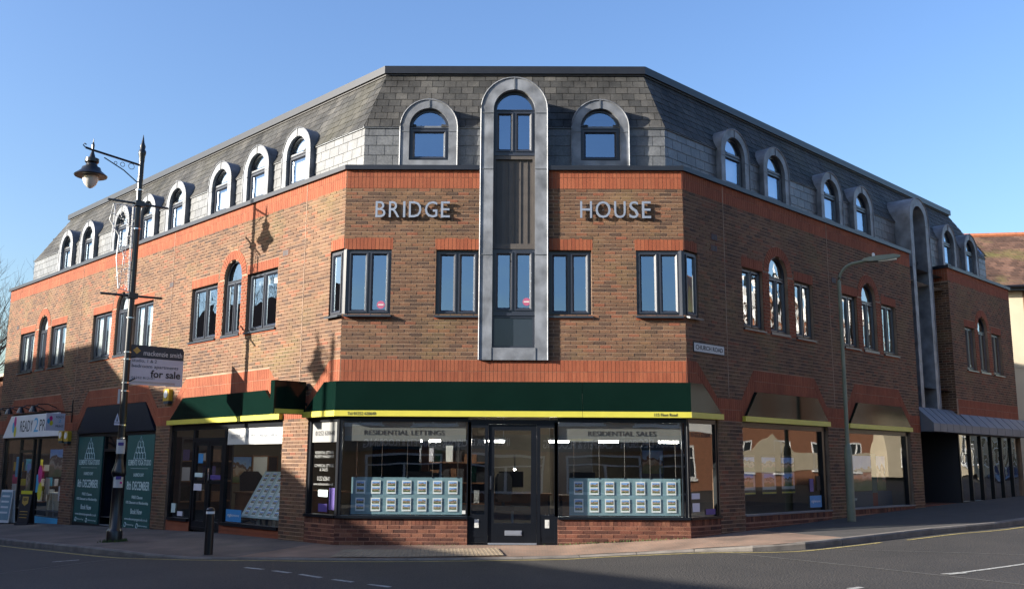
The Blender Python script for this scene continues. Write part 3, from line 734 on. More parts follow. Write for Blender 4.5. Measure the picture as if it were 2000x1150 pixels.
# ------------------------------------------------------------------ roof
def corner_pt(side, inset, z):            # mitred corner of the offset outline
    x = HW-inset*TH; return Vector((-x if side == 'L' else x, inset, z))
def ulim(fr, inset):
    c = inset*TH
    if fr == 'F': return (-HW+c, HW-c)
    if fr == 'L': return (-SL+.0, -c)
    return (c, SRE)
DORM = {'F': [-1.63, 1.635], 'L': [-2.49, -4.12, -5.76, -8.00, -9.70, -11.30, -13.64, -15.30], 'R': [2.53, 4.18, 6.72, 8.37, 13.82, 15.50]}
DHW, DIN, DSPR, DTOP = .55, .375, 7.69, 8.24
def slope_inset(z): return IV+(z-ZV)*(IT-IV)/(ZS-ZV)
def roof():
    # backing sheets
    bk = mb('slate'); 
    def hip(fr, inset):     # u limits including the hipped far ends
        lo, hi = ulim(fr, inset)
        if fr == 'L': lo = -SL+.30+(inset-IV)*1.24
        if fr == 'R': hi = SRE-.22-(inset-IV)*1.22
        return lo, hi
    for fr in 'FLR':
        a0, a1 = hip(fr, IV+.03); b0, b1 = hip(fr, IT+.03)
        Mx = FR[fr]
        sb = mb('slate'); sb.quad((a0, IV+.03, ZV), (a1, IV+.03, ZV), (b1, IT+.03, ZS), (b0, IT+.03, ZS)); sb.build('roof_deck', BLD, Mx)
        vb = mb('vslate'); cuts = [rect(u-.40, u+.40, 6.0, 8.0) for u in DORM[fr]]
        if fr == 'F': cuts.append(rect(-.5, .5, 6, 8))
        if fr == 'R': cuts.append(rect(10.6, 11.5, 6, 8))
        mortar_sheet(vb, a0, a1, 6.6, ZV, cuts, y=IV+.012, H=.3); vb.build('hung_wall', BLD, Mx)
        # hung slates (vertical)
        rows = [(6.77, 6.975), (6.965, 7.17), (7.16, 7.365), (7.355, 7.56), (7.55, 7.715)]
        st = mb('vslate'); wd = .31
        for r, (z0, z1) in enumerate(rows):
            l0, l1 = hip(fr, IV); off = wd/2 if r % 2 else 0
            for (sa, sb_) in [(x, x) for x in spans(cuts, l0, l1, z0+.05)]:
                k = math.floor((sa[0]-off)/wd)
                while True:
                    x0 = off+k*wd+.005; x1 = off+(k+1)*wd-.005; k += 1
                    if x0 > sa[1]: break
                    x0, x1 = max(x0, sa[0]), min(x1, sa[1])
                    if x1-x0 < .02: continue
                    y0 = IV-.004-random.uniform(0, .002)
                    q = [(x0, y0, z0), (x1, y0, z0), (x1, IV+.006, z1), (x0, IV+.006, z1), (x0, IV+.012, z0), (x1, IV+.012, z0)]
                    put_slate(st, 'hung_slate', fr, q, [(0, 1, 2, 3), (4, 5, 1, 0), (0, 3, 4), (1, 5, 2)], 'vslate', fr == 'F' or abs(x0) < 2.6)
        tag(st.build('hung_slating', BLD, Mx), kind='stuff')
        mb('leadjoint').box(hip(fr, IV)[0], hip(fr, IV)[1], IV-.02, IV+.01, ZV-.045, ZV-.006).build('slate_flashing', BLD, Mx)
        # sloping slates
        N = 8; sl = mb('slate'); wd = .235; sx = math.hypot(IT-IV, ZS-ZV); ny, nz = -(ZS-ZV)/sx, (IT-IV)/sx
        for r in range(N):
            t0, t1 = r/N, min(1, (r+1.12)/N)
            i0, i1 = IV+(IT-IV)*t0-.02*(r == 0), IV+(IT-IV)*t1; z0, z1 = ZV+(ZS-ZV)*t0-.03*(r == 0), ZV+(ZS-ZV)*t1
            l0, l1 = hip(fr, i0); m0, m1 = hip(fr, i1); off = wd/2 if r % 2 else 0
            cut = [(c-.37, c+.37) for c in DORM[fr]] if z0 < 7.9 else []
            k = math.floor(min(l0, m0)/wd)-1
            while True:
                x0 = off+k*wd+.005; x1 = off+(k+1)*wd-.005; k += 1
                if x0 > l1: break
                if x1 < l0: continue
                if any(a < x0 and x1 < b for a, b in cut): continue
                a0_, a1_ = max(x0, l0), min(x1, l1); b0_, b1_ = max(x0, m0), min(x1, m1)
                if a1_-a0_ < .02: continue
                if b1_ < b0_: b0_ = b1_ = min(max((b0_+b1_)/2, a0_), a1_)
                e = .010+random.uniform(0, .004); dz = random.uniform(-.004, .004)
                q = [(a0_, i0+ny*e, z0+nz*e+dz), (a1_, i0+ny*e, z0+nz*e+dz), (b1_, i1+ny*.003, z1+nz*.003), (b0_, i1+ny*.003, z1+nz*.003), (a0_, i0, z0+dz), (a1_, i0, z0+dz)]
                put_slate(sl, 'roof_slate', fr, q, [(0, 1, 2, 3), (4, 5, 1, 0), (0, 3, 4), (1, 5, 2)], 'slate', fr == 'F')
        tag(sl.build('slating', BLD, Mx), kind='stuff')
    # caps and copings along the three sides, mitred
    def rail(name, i0, i1, z0, z1, m, ends):
        for fr in 'FLR':
            seg = [None]
            lims = {'F': [(-HW, HW)], 'L': [(-ends[0], 0)], 'R': [(0, ends[1])]}[fr]
            if name == 'eaves_coping' and fr == 'F': lims = [(-HW, -.615), (.615, HW)]
            if name == 'eaves_coping' and fr == 'R': lims = [(0, SR1), (SR2, ends[1])]
            for lo, hi in lims:
                vs = []
                for i, z in ((i0, z0), (i1, z0), (i1, z1), (i0, z1)):
                    c = i*TH
                    l = lo+c if ((fr == 'F' and lo == -HW) or (fr == 'R' and lo == 0)) else lo
                    h = hi-c if ((fr == 'F' and hi == HW) or (fr == 'L' and hi == 0)) else hi
                    vs.append((l, h, i, z))
                k = mb(m); P = [(v[0], v[2], v[3]) for v in vs]+[(v[1], v[2], v[3]) for v in vs]
                k.add(P, [(0, 1, 2, 3), (7, 6, 5, 4), (0, 4, 5, 1), (1, 5, 6, 2), (2, 6, 7, 3), (3, 7, 4, 0)]); k.build(name, BLD, FR[fr])
    rail('eaves_coping', -.055, IV+.05, ZC0, ZC1, 'coping', (SL+.05, SRE+.05))
    rail('roof_edge', IT-.09, IT+.5, ZS, ZT, 'cap', (SL-1.12, SRE-1.05))
    rail('gutter_lip', IT-.05, IT+.3, ZS-.035, ZS, 'dark', (SL-1.2, SRE-1.1))
    # coping return in the recess
    mb('coping').box(SR2-.05, SR2+.3, -.055, .6, ZC0+.002, ZC1-.002).build('eaves_coping', BLD, MR)
    # flat roof and hipped ends
    fl = mb('slate'); P = [ML @ Vector((-(SL-1.2), IT+.3, ZS+.05)), ML @ Vector((-(SL-1.2), 9, ZS+.05)), Vector((0, 16, ZS+.05)), MR @ Vector((SRE-1.1, 9, ZS+.05)), MR @ Vector((SRE-1.1, IT+.3, ZS+.05)), corner_pt('R', IT+.3, ZS+.05), corner_pt('L', IT+.3, ZS+.05)]
    fl.add(P, [(6, 5, 4, 3, 2, 1, 0)]); fl.build('flat_roof', BLD)
    h = mb('slate'); a, b = -(SL-.30), -(SL-.30-(IT-IV)*1.24)
    h.quad((a, 9, ZV), (a, IV, ZV), (b, IT, ZS), (b, 9, ZS)); h.build('hip_end', BLD, ML)
    h = mb('vslate'); h.quad((a, 9, 6.6), (a, IV, 6.6), (a, IV, ZV), (a, 9, ZV)); h.build('hung_wall', BLD, ML)
    h = mb('slate'); a, b = SRE-.22, SRE-.22-(IT-IV)*1.22
    h.quad((a, IV, ZV), (a, 9, ZV), (b, 9, ZS), (b, IT, ZS)); h.build('hip_end', BLD, MR)
    h = mb('vslate'); h.quad((a, IV, 6.6), (a, 9, 6.6), (a, 9, ZV), (a, IV, ZV)); h.build('hung_wall', BLD, MR)
    mb('coping').box(-SL-.05, -SL+.35, IV+.05, 9, ZC0, ZC1).build('eaves_coping', BLD, ML)
    mb('coping').box(SRE-.35, SRE+.05, IV+.05, 9, ZC0, ZC1).build('eaves_coping', BLD, MR)
scount = {'hung_slate': 0, 'roof_slate': 0}
def put_slate(sink, part, fr, q, fs, m, want):
    if want and scount[part] < 299:
        scount[part] += 1; c = q[0]
        k = mb(m); k.add([(x-c[0], y-c[1], z-c[2]) for x, y, z in q], fs); k.build(part, BLD, FR[fr] @ T3(*c))
    else: sink.add(q, fs)
roof()

# ------------------------------------------------------------------ windows
def bevel_frame(m, x0, x1, z0, z1, w, bev, y0, yb, yk):
    def rc(i, y): return [(x0+i, y, z0+i), (x1-i, y, z0+i), (x1-i, y, z1-i), (x0+i, y, z1-i)]
    A_, B_, C_, D_ = rc(0, yk), rc(.006, y0), rc(w, y0), rc(w+bev, yb)
    for P, Q in ((A_, B_), (B_, C_), (C_, D_)):
        for i in range(4): j = (i+1) % 4; m.quad(P[i], P[j], Q[j], Q[i])
def bars_rect(m, x0, x1, z0, z1, w, y0, y1):
    m.box(x0, x0+w, y0, y1, z0, z1); m.box(x1-w, x1, y0, y1, z0, z1)
    m.box(x0+w, x1-w, y0, y1, z0, z0+w); m.box(x0+w, x1-w, y0, y1, z1-w, z1)
_wm = {}
def rect_window(w, h, n=2, mullion=True):
    key = ('r', round(w, 3), round(h, 3), n)
    if key in _wm: return _wm[key]
    fm = mb('frame'); bars_rect(fm, -w/2, w/2, 0, h, .05, 0, .07)
    cw = (w-.1-.05*(n-1))/n; cs = []; ps = []
    for i in range(n-1): x = -w/2+.05+cw*(i+1)+.05*i; fm.box(x, x+.05, 0, .07, .05, h-.05)
    for i in range(n):
        x0 = -w/2+.05+i*(cw+.05)
        c = mb('frame'); bevel_frame(c, x0-.012, x0+cw+.012, .040, h-.040, .030, .032, -.016, .019, .04); c.box(x0+.02, x0+cw-.02, -.004, .0, h-.04, h-.03); cs.append(c.mesh('casement'))
        p = mb('glass'); p.quad((x0+.03, .02, .085), (x0+cw-.03, .02, .085), (x0+cw-.03, .02, h-.085), (x0+.03, .02, h-.085)); ps.append(p.mesh('pane'))
    s = mb('sill'); s.add([(-w/2-.02, -.115, -.012), (w/2+.02, -.115, -.012), (w/2+.02, .03, .014), (-w/2-.02, .03, .014), (-w/2-.02, -.115, -.045), (w/2+.02, -.115, -.045), (w/2+.02, .03, -.02), (-w/2-.02, .03, -.02)],
                          [(0, 1, 2, 3), (4, 5, 1, 0), (5, 6, 2, 1), (7, 4, 0, 3), (6, 5, 4, 7)])
    _wm[key] = (fm.mesh('window'), cs, ps, s.mesh('sill')); return _wm[key]
def arch_bar(m, hw, zs, w, y0, y1, n=14):
    for i in range(n):
        a0, a1 = PI*i/n, PI*(i+1)/n; q = [((hw-w)*math.cos(a0), zs+(hw-w)*math.sin(a0)), (hw*math.cos(a0), zs+hw*math.sin(a0)), (hw*math.cos(a1), zs+hw*math.sin(a1)), ((hw-w)*math.cos(a1), zs+(hw-w)*math.sin(a1))]
        m.add([(x, y0, z) for x, z in q]+[(x, y1, z) for x, z in q], [(0, 1, 2, 3), (0, 3, 7, 4), (1, 5, 6, 2)])
def arch_window(w, zs, zt, n, sill=True):
    """bottom at 0, spring at zs, transom centre zt"""
    key = ('a', round(w, 3), round(zs, 3), round(zt, 3), n)
    if key in _wm: return _wm[key]
    hw = w/2; fm = mb('frame'); fw = .05
    fm.box(-hw, -hw+fw, 0, .07, 0, zs); fm.box(hw-fw, hw, 0, .07, 0, zs); fm.box(-hw+fw, hw-fw, 0, .07, 0, fw); arch_bar(fm, hw, zs, fw, 0, .07)
    fm.box(-hw+fw, hw-fw, 0, .07, zt-.03, zt+.03); fm.box(-hw+fw, hw-fw, -.016, 0, zt+.005, zt+.024)
    for i in range(n-1): x = -hw+w*(i+1)/n; fm.box(x-.022, x+.022, 0, .07, fw, zt-.03)
    cs, ps = [], []
    for i in range(n):
        x0 = -hw+fw+(w-2*fw)*i/n+(.02 if i else 0); x1 = -hw+fw+(w-2*fw)*(i+1)/n-(.02 if i < n-1 else 0)
        c = mb('frame'); bevel_frame(c, x0-.008, x1+.008, fw-.008, zt-.025, .028, .032, -.016, .019, .04); cs.append(c.mesh('casement'))
        p = mb('glass'); p.quad((x0+.03, .02, fw+.03), (x1-.03, .02, fw+.03), (x1-.03, .02, zt-.06), (x0+.03, .02, zt-.06)); ps.append(p.mesh('pane'))
    r = hw-fw+.004; P = []
    for i in range(15):
        t = PI*i/14; x, z = r*math.cos(t), zs+r*math.sin(t)
        P.append((x, max(z, zt+.02)))
    if zt+.02 < zs: P = [(-r, zt+.02), (r, zt+.02)]+P
    p = mb('glass'); p.plate(P, .025); ps.append(p.mesh('fanlight'))
    s = mb('sill'); s.box(-hw-.01, hw+.01, -.10, .03, -.045, .01)
    _wm[key] = (fm.mesh('window'), cs, ps, s.mesh('sill')); return _wm[key]
def place_window(meshes, mw, name='window', sill=True, parent=None, wavy=False, sticker=False):
    f, cs, ps, s = meshes
    o = link(name, f, parent or BLD, mw)
    for c in cs: link('casement', c, o)
    for p in ps:
        k = link(p.name.split('.')[0], p, o)
        if wavy: k.material_slots[0].link = 'OBJECT'; k.material_slots[0].material = M['glass_r']
    if sill: link('sill', s, o)
    return o
for f, k, u0, u1 in WIN:
    w = u1-u0; c = (u0+u1)/2; Mx = FR[f] @ T3(c, .075, WZ0)
    if k == 'rect': place_window(rect_window(w, WZ1-WZ0), Mx, wavy=f == 'R')
    else: place_window(arch_window(w, SPR-WZ0, 1.15, 2), Mx, wavy=f == 'R')
    red = mb('red'); red.box(u0-.02, u1+.02, -.006, .01, WZ0-.075, WZ0-.035); red.build('tile_sill', BLD, FR[f])
# the corner windows: front light and side light with a square post
for s in (-1, 1):
    fr = 'L' if s < 0 else 'R'
    w = HW-.06-2.22; c = s*(2.22+w/2)
    place_window(rect_window(w, 1.2), MF @ T3(c, .03, WZ0), 'corner_window')
    w2 = CW-.04; place_window(rect_window(w2, 1.2, 1), FR[fr] @ T3(s*(w2/2+.04), .03, WZ0), 'corner_window')
    p = mb('frame'); x = s*(HW-.05); p.tube([(x, .07, WZ0-.02), (x, .07, WZ1+.01)], .075, 8); p.build('corner_post', BLD)
    rr = mb('red'); rr.box(s*2.2 if s > 0 else -HW, HW if s > 0 else -2.2, -.006, .01, WZ0-.075, WZ0-.035); rr.build('tile_sill', BLD, MF)
    sl = mb('coping'); sl.box(min(s*2.2, s*HW), max(s*2.2, s*HW), .004, .2, WZ0-.06, WZ0-.002); sl.box(min(s*2.2, s*HW), max(s*2.2, s*HW), .004, .2, WZ1+.002, WZ1+.02); sl.build('window_head', BLD, MF)

# ------------------------------------------------------------------ lead dormers and the tall lead strips
def ring_mesh(m, ho, hi, zbo, zbi, zs, y0, y1, yi, n=18, lip=.02):
    """arched lead surround: face, raised outer lip, outer skin back to y1, inner reveal to yi"""
    def path(h, zb): return [(-h, zb)]+[(h*math.cos(PI-PI*i/n), zs+h*math.sin(PI-PI*i/n)) for i in range(n+1)]+[(h, zb)]
    O, I = path(ho, zbo), path(hi, zbi)
    N = len(O)
    for i in range(N-1):
        a, b, c, d = O[i], O[i+1], I[i+1], I[i]
        m.quad((d[0], y0, d[1]), (c[0], y0, c[1]), (b[0], y0, b[1]), (a[0], y0, a[1]))
        m.quad((a[0], y0, a[1]), (b[0], y0, b[1]), (b[0], y1, b[1]), (a[0], y1, a[1]))
        m.quad((c[0], y0, c[1]), (d[0], y0, d[1]), (d[0], yi, d[1]), (c[0], yi, c[1]))
    m.quad((-ho, y0, zbo), (ho, y0, zbo), (hi, y0, zbi), (-hi, y0, zbi))
    m.quad((-hi, y0, zbi), (hi, y0, zbi), (hi, yi, zbi), (-hi, yi, zbi)); m.quad((ho, y0, zbo), (-ho, y0, zbo), (-ho, y1, zbo), (ho, y1, zbo))
    m.tube([(x*(ho-.004)/ho, y0-.006, z-.004*(z > zs)) for x, z in O], .014, 6)
_dm = {}
def dormer(fr, u):
    if 'ring' not in _dm:
        r = mb('lead'); ring_mesh(r, DHW, DIN, 6.76, 7.03, DSPR, 0, .40, .12); _dm['ring'] = r.mesh('dormer')
        j = mb('leadjoint')
        for s in (-1, 1): j.box(min(s*DIN, s*DHW), max(s*DIN, s*DHW), -.008, .004, DSPR-.10, DSPR-.085)
        j.box(-.012, .012, -.014, .02, DSPR+DIN, DTOP+.02); j.box(-.018, .018, -.014, .36, DTOP-.004, DTOP+.018); _dm['seam'] = j.mesh('lead_seam')
        b = mb('blind'); b.plate(arch_poly(0, DIN, 7.0, DSPR), .17); _dm['blind'] = b.mesh('blind')
        b = mb('carpet'); b.plate(arch_poly(0, DIN, 7.0, DSPR), .6); _dm['dark'] = b.mesh('unlit_room_panel')  # dark sheet standing for the unlit room behind the front dormers
    Mx = FR[fr] @ T3(u, .42, 0)
    d = link('dormer', _dm['ring'], BLD, Mx); tag(link('lead_seam', _dm['seam'], d), kind='stuff')
    f, cs, ps, s = arch_window(2*DIN, DSPR-7.03, .64, 1)
    w = link('dormer_window', f, d, T3(0, .085, 7.03))
    for c in cs: link('casement', c, d, T3(0, .085, 7.03))
    for p in ps: link(p.name.split('.')[0], p, d, T3(0, .085, 7.03))
    link('blind', _dm['blind'], d) if fr != 'F' else link('unlit_room_panel', _dm['dark'], d)
for fr in 'FLR':
    for u in DORM[fr]: dormer(fr, u)
def front_strip():
    m = mb('lead'); ring_mesh(m, .62, .385, 3.19, 3.41, 7.87, -.055, .95, .14)
    r = m.build('lead_surround', BLD, MF)
    j = mb('leadjoint')
    for z in (7.79, 6.71, 5.10):
        for s in (-1, 1): j.box(min(s*.385, s*.625), max(s*.385, s*.625), -.065, -.05, z, z+.014)
    for s in (-1, 1): j.box(min(s*.39, s*.40), max(s*.39, s*.40), -.065, -.05, 3.19, 3.41)
    j.box(-.012, .012, -.07, -.03, 8.255, 8.50); tag(j.build('lead_seam', r), kind='stuff')
    place_window(arch_window(.77, 7.87-7.03, .84, 2), MF @ T3(0, .06, 7.03), 'arched_window', sill=False)
    p = mb('brownpanel'); p.box(-.385, .385, .10, .14, 5.23, 7.03)
    for x in (-.245, -.12, .0, .12, .245): p.box(x-.007, x+.007, .085, .10, 5.33, 6.93)
    p.box(-.385, .385, .05, .10, 5.23, 5.33); p.box(-.385, .385, .05, .10, 6.93, 7.01); p.box(-.385, -.34, .05, .10, 5.33, 6.93); p.box(.34, .385, .05, .10, 5.33, 6.93)
    p.build('spandrel_panel', BLD, MF)
    place_window(rect_window(.77, 1.17), MF @ T3(0, .06, 4.05), 'window', sill=False)
    mb('frame').box(-.385, .385, .03, .12, 4.0, 4.048).build('window_head', BLD, MF); mb('frame').box(-.385, .385, .04, .12, 7.0, 7.03).build('window_head', BLD, MF)
    d = mb('darkpanel'); d.box(-.345, .345, .07, .12, 3.45, 3.96); d.use(M['frame']); bars_rect(d, -.385, .385, 3.41, 4.0, .04, .05, .12); d.build('dark_panel', BLD, MF)
front_strip()
def recess_strip():
    c = 11.05; Mx = MR @ T3(c, .13, 0)
    m = mb('lead'); ring_mesh(m, .625, .40, 2.60, 2.60, 7.80, 0, .95, .36); r = m.build('lead_surround', BLD, Mx)
    j = mb('leadjoint')
    for z in (7.7, 6.55, 4.0):
        for s in (-1, 1): j.box(min(s*.4, s*.63), max(s*.4, s*.63), -.01, .004, z, z+.014)
    tag(j.build('lead_seam', r), kind='stuff')
    b = mb('lead'); b.plate(arch_poly(0, .40, 2.6, 7.80), .34); b.build('recess_back', BLD, Mx)
    w = mb('mortar'); w.quad((SR1, .5, 2.4), (SR2, .5, 2.4), (SR2, .5, 6.75), (SR1, .5, 6.75)); w.quad((SR1, .009, 2.4), (SR1, .5, 2.4), (SR1, .5, 6.75), (SR1, .009, 6.75)); w.build('recess_wall', BLD, MR)
    cb = mb('brick'); course_bricks(cb, SR1, SR2, 2.75, 6.35, [rect(c-.6, c+.6, 2, 7)]); tag(cb.build('brickwork', BLD, MR @ T3(0, .489, 0)), kind='stuff')
    mb('coping').box(SR1, SR2, .40, .62, ZC0+.01, ZC1-.01).build('eaves_coping', BLD, MR)
recess_strip()

# ------------------------------------------------------------------ interior shell
def strip3(m, i0, i1, z, frs='LFR', up=True):
    for fr in frs:
        a0, a1 = ulim(fr, i0); b0, b1 = ulim(fr, i1); M_ = FR[fr]
        q = [M_ @ Vector((a0, i0, z)), M_ @ Vector((a1, i0, z)), M_ @ Vector((b1, i1, z)), M_ @ Vector((b0, i1, z))]
        m.quad(*q)
f = mb('carpet'); strip3(f, .02, 5.5, .03, 'LF'); strip3(f, .02, 5.5, .37, 'R'); strip3(f, .13, 5.5, 3.35); strip3(f, .13, 5.5, 6.45)
f.build('floor_slab', BLD)
f = mb('ceil'); strip3(f, .17, 5.5, 2.62); strip3(f, .13, 5.5, 6.1); strip3(f, 1.1, 5.5, 8.6); f.build('ceiling', BLD)
f = mb('cream')
for fr in 'LFR':
    a0, a1 = ulim(fr, 5.4)
    f.quad((FR[fr] @ Vector((a0, 5.4, -.2))), (FR[fr] @ Vector((a1, 5.4, -.2))), (FR[fr] @ Vector((a1, 5.4, 8.6))), (FR[fr] @ Vector((a0, 5.4, 8.6))))
f.build('inner_wall', BLD)
for fr, u, z0, z1 in (('L', -7.0, -.2, 2.6), ('L', -12.5, -.2, 2.6), ('R', 9.97, 0, 2.6), ('R', 12.36, 0, 2.6), ('L', -7, 3.3, 6.2), ('L', -12.5, 3.3, 6.2), ('R', 5.4, 3.3, 6.2), ('L', -1.4, 3.3, 6.2), ('R', 1.4, 3.3, 6.2)):
    mb('cream').box(u-.04, u+.04, .17, 5.4, z0, z1).build('partition', BLD, FR[fr])
# white roller blinds behind the middle and far left groups
for a, b in ((-11.55, -10.42), (-10.05, -9.4), (-9.0, -7.98), (-17.2, -16.1), (-15.66, -15.05), (-14.63, -13.55)):
    mb('blind').quad((a, .15, 4.05), (b, .15, 4.05), (b, .15, 5.58), (a, .15, 5.58)).build('blind', BLD, ML)
mb('blind').quad((-3.4, .2, 4.98), (-2.33, .2, 4.93), (-2.33, .2, 5.2), (-3.4, .2, 5.2)).build('blind', BLD, ML)

# ------------------------------------------------------------------ shopfronts
def pane(fr, u0, u1, z0, z1, y, parent, m='shopglass'):
    return mb(m).quad((u0, y, z0), (u1, y, z0), (u1, y, z1), (u0, y, z1)).build('pane', parent)
def corner_shop():
    s = mb('shopframe'); y0, y1 = .03, .10
    for a, b in ((-HW, -.785), (.785, HW)):
        s.box(a, b, -.04, .2, .43, .475); s.box(a, b, y0, y1, 2.10, 2.18)
    for x in (-HW+.02, -.80, .735): s.box(x, x+.065, y0, y1, .475, 2.10)
    s.box(HW-.06, HW+.01, y0, y1, .475, 2.10); s.box(HW-.12, HW-.10, y0-.01, y1, .475, 2.10)
    sf = s.build('shopfront', BLD, MF)
    pane('F', -HW+.08, -.80, .475, 2.10, .065, sf); pane('F', .80, HW-.06, .475, 2.10, .065, sf)
    for fr, a, b, c in (('L', -.96, 0, -1), ('R', 0, .95, 1)):
        k = mb('shopframe'); k.box(a, b, -.04, .2, .43, .475); k.box(a, b, y0, y1, 2.10, 2.18); k.box(a, a+.07, y0, y1, .475, 2.1) ; k.box(b-.07, b, y0, y1, .475, 2.1)
        o = k.build('shopfront', BLD, FR[fr]); pane(fr, a+.06, b-.06, .475, 2.10, .065, o, 'sideglass' if fr == 'R' else 'shopglass')
    # door set
    d = mb('shopframe'); yf = .03
    for x in (-.785, -.49, .425, .73): d.box(x, x+.06, yf, yf+.09, 0, 2.14)
    d.box(-.725, -.49, yf, yf+.09, 2.0, 2.14); d.box(.485, .73, yf, yf+.09, 2.0, 2.14); d.box(-.43, .425, yf, yf+.09, 2.06, 2.14)
    for a, b in ((-.725, -.49), (.485, .73)): d.box(a, b, yf+.01, yf+.07, 0, .12); d.box(a, b, yf+.005, yf+.07, .12, .50)
    d.box(-.785, .79, -.01, .2, -.2, .0)
    dd = d.build('door_frame', BLD, MF)
    for a, b in ((-.725, -.49), (.485, .73)): mb('shopglass').quad((a, .065, .5), (b, .065, .5), (b, .065, 2.0), (a, .065, 2.0)).build('pane', dd)
    l = mb('shopframe'); bars_rect(l, -.425, .42, .03, 2.055, .10, .05, .10); l.box(-.325, .32, .05, .10, .13, .36)
    leaf = l.build('entrance_door', BLD, MF)
    mb('shopglass').quad((-.325, .075, .36), (.32, .075, .36), (.32, .075, 1.955), (-.325, .075, 1.955)).build('pane', leaf)
    mb('chrome').box(-.395, -.372, .0, .035, .93, 1.16).box(-.392, -.376, .02, .05, .95, .96).box(-.392, -.376, .02, .05, 1.13, 1.14).build('handle', leaf)
    mb('steel').box(-.135, .165, .040, .05, .15, .235).box(-.12, .15, .034, .04, .165, .22).build('letter_plate', leaf)
    mb('steel').box(-.425, .42, .02, .10, .0, .025).build('threshold', leaf)
    for x in (-.66, .565): mb('whitevinyl').box(x, x+.075, .03, .034, .28, .42).box(x+.015, x+.06, .027, .03, .33, .39).build('door_notice', dd)
corner_shop()
def lettings_shop():
    s = mb('shopframe'); y0, y1 = .05, .13
    for x in (-6.6, -5.56, -4.17, -1.90): s.box(x, x+.08, y0, y1, -.1, 2.10)
    s.box(-6.6, -1.83, y0, y1, 2.06, 2.18); s.box(-5.48, -4.17, y0, y1, 1.80, 1.88); s.box(-6.52, -5.56, y0-.06, y1, .12, .18); s.box(-4.09, -1.90, y0-.06, y1, .12, .18)
    o = s.build('shopfront', BLD, ML)
    pane('L', -6.52, -5.56, .18, 2.06, .09, o); pane('L', -4.09, -1.90, .18, 2.06, .09, o); pane('L', -5.48, -4.83, 1.88, 2.06, .09, o); pane('L', -4.79, -4.17, 1.88, 2.06, .09, o)
    mb('red').box(-6.6, -5.5, .03, .14, -.4, .12).build('stall_riser', BLD, ML); mb('red').box(-4.17, -1.83, .03, .14, -.4, .12).build('stall_riser', BLD, ML)
    for a, b in ((-5.47, -4.83), (-4.82, -4.18)):
        d = mb('shopframe'); bars_rect(d, a, b, -.04, 1.80, .085, .06, .11); d.box(a+.085, b-.085, .06, .11, .045, .15); d.box(a+.085, b-.085, .06, .11, .93, 1.0)
        leaf = d.build('shop_door', BLD, ML); pane('L', a+.085, b-.085, 1.0, 1.715, .085, leaf); pane('L', a+.085, b-.085, .15, .93, .085, leaf)
        x = a+.05 if a > -5 else b-.05; mb('chrome').box(x-.012, x+.012, .02, .06, .95, 1.25).build('handle', leaf)
lettings_shop()
def yoga_shop():
    s = mb('shopframe'); y0, y1 = .05, .12
    for x in (-12.08, -10.36, -8.98, -7.40): s.box(x, x+.07, y0, y1, -.4, 2.05)
    s.box(-12.08, -7.33, y0, y1, 2.0, 2.08); s.box(-10.29, -8.98, y0, y1, 1.62, 1.69)
    s.box(-12.0, -7.4, y0-.01, y1, -.4, -.16)
    o = s.build('shopfront', BLD, ML); pane('L', -10.29, -8.98, 1.69, 2.0, .085, o)
    d = mb('navy'); d.box(-10.28, -8.99, .55, .60, -.2, 1.62); bars_rect(d, -10.28, -8.99, -.16, 1.62, .06, .5, .56); d.quad((-10.29, .12, -.3), (-10.29, .6, -.3), (-10.29, .6, 1.65), (-10.29, .12, 1.65)); d.quad((-8.98, .12, -.3), (-8.98, .6, -.3), (-8.98, .6, 1.65), (-8.98, .12, 1.65))
    d.build('shop_door', BLD, ML)
    mb('steel').box(-10.24, -9.0, .03, .3, -.17, -.15).build('threshold', BLD, ML)
yoga_shop()
def print_shop():
    s = mb('shopframe'); y0, y1 = .05, .13
    for x in (-17.95, -16.6, -15.5, -15.1, -13.06): s.box(x, x+.08, y0, y1, -.5, 2.05)
    s.box(-17.95, -12.98, y0, y1, 2.0, 2.12); s.box(-17.9, -16.6, y0, y1, -.5, .0); s.box(-15.0, -13.0, y0, y1, -.5, -.12); s.box(-16.5, -15.5, y0, y1, 1.62, 1.69)
    o = s.build('shopfront', BLD, ML)
    pane('L', -17.87, -16.6, .0, 2.0, .09, o); pane('L', -15.02, -13.06, -.12, 2.0, .09, o); pane('L', -16.52, -15.5, -.3, 1.62, .09, o); pane('L', -16.52, -15.5, 1.69, 2.0, .09, o); pane('L', -15.42, -15.1, -.3, 2.0, .09, o)
    mb('cyan').box(-15.0, -13.08, .03, .045, -.34, -.14).build('blue_strip', BLD, ML)
print_shop()
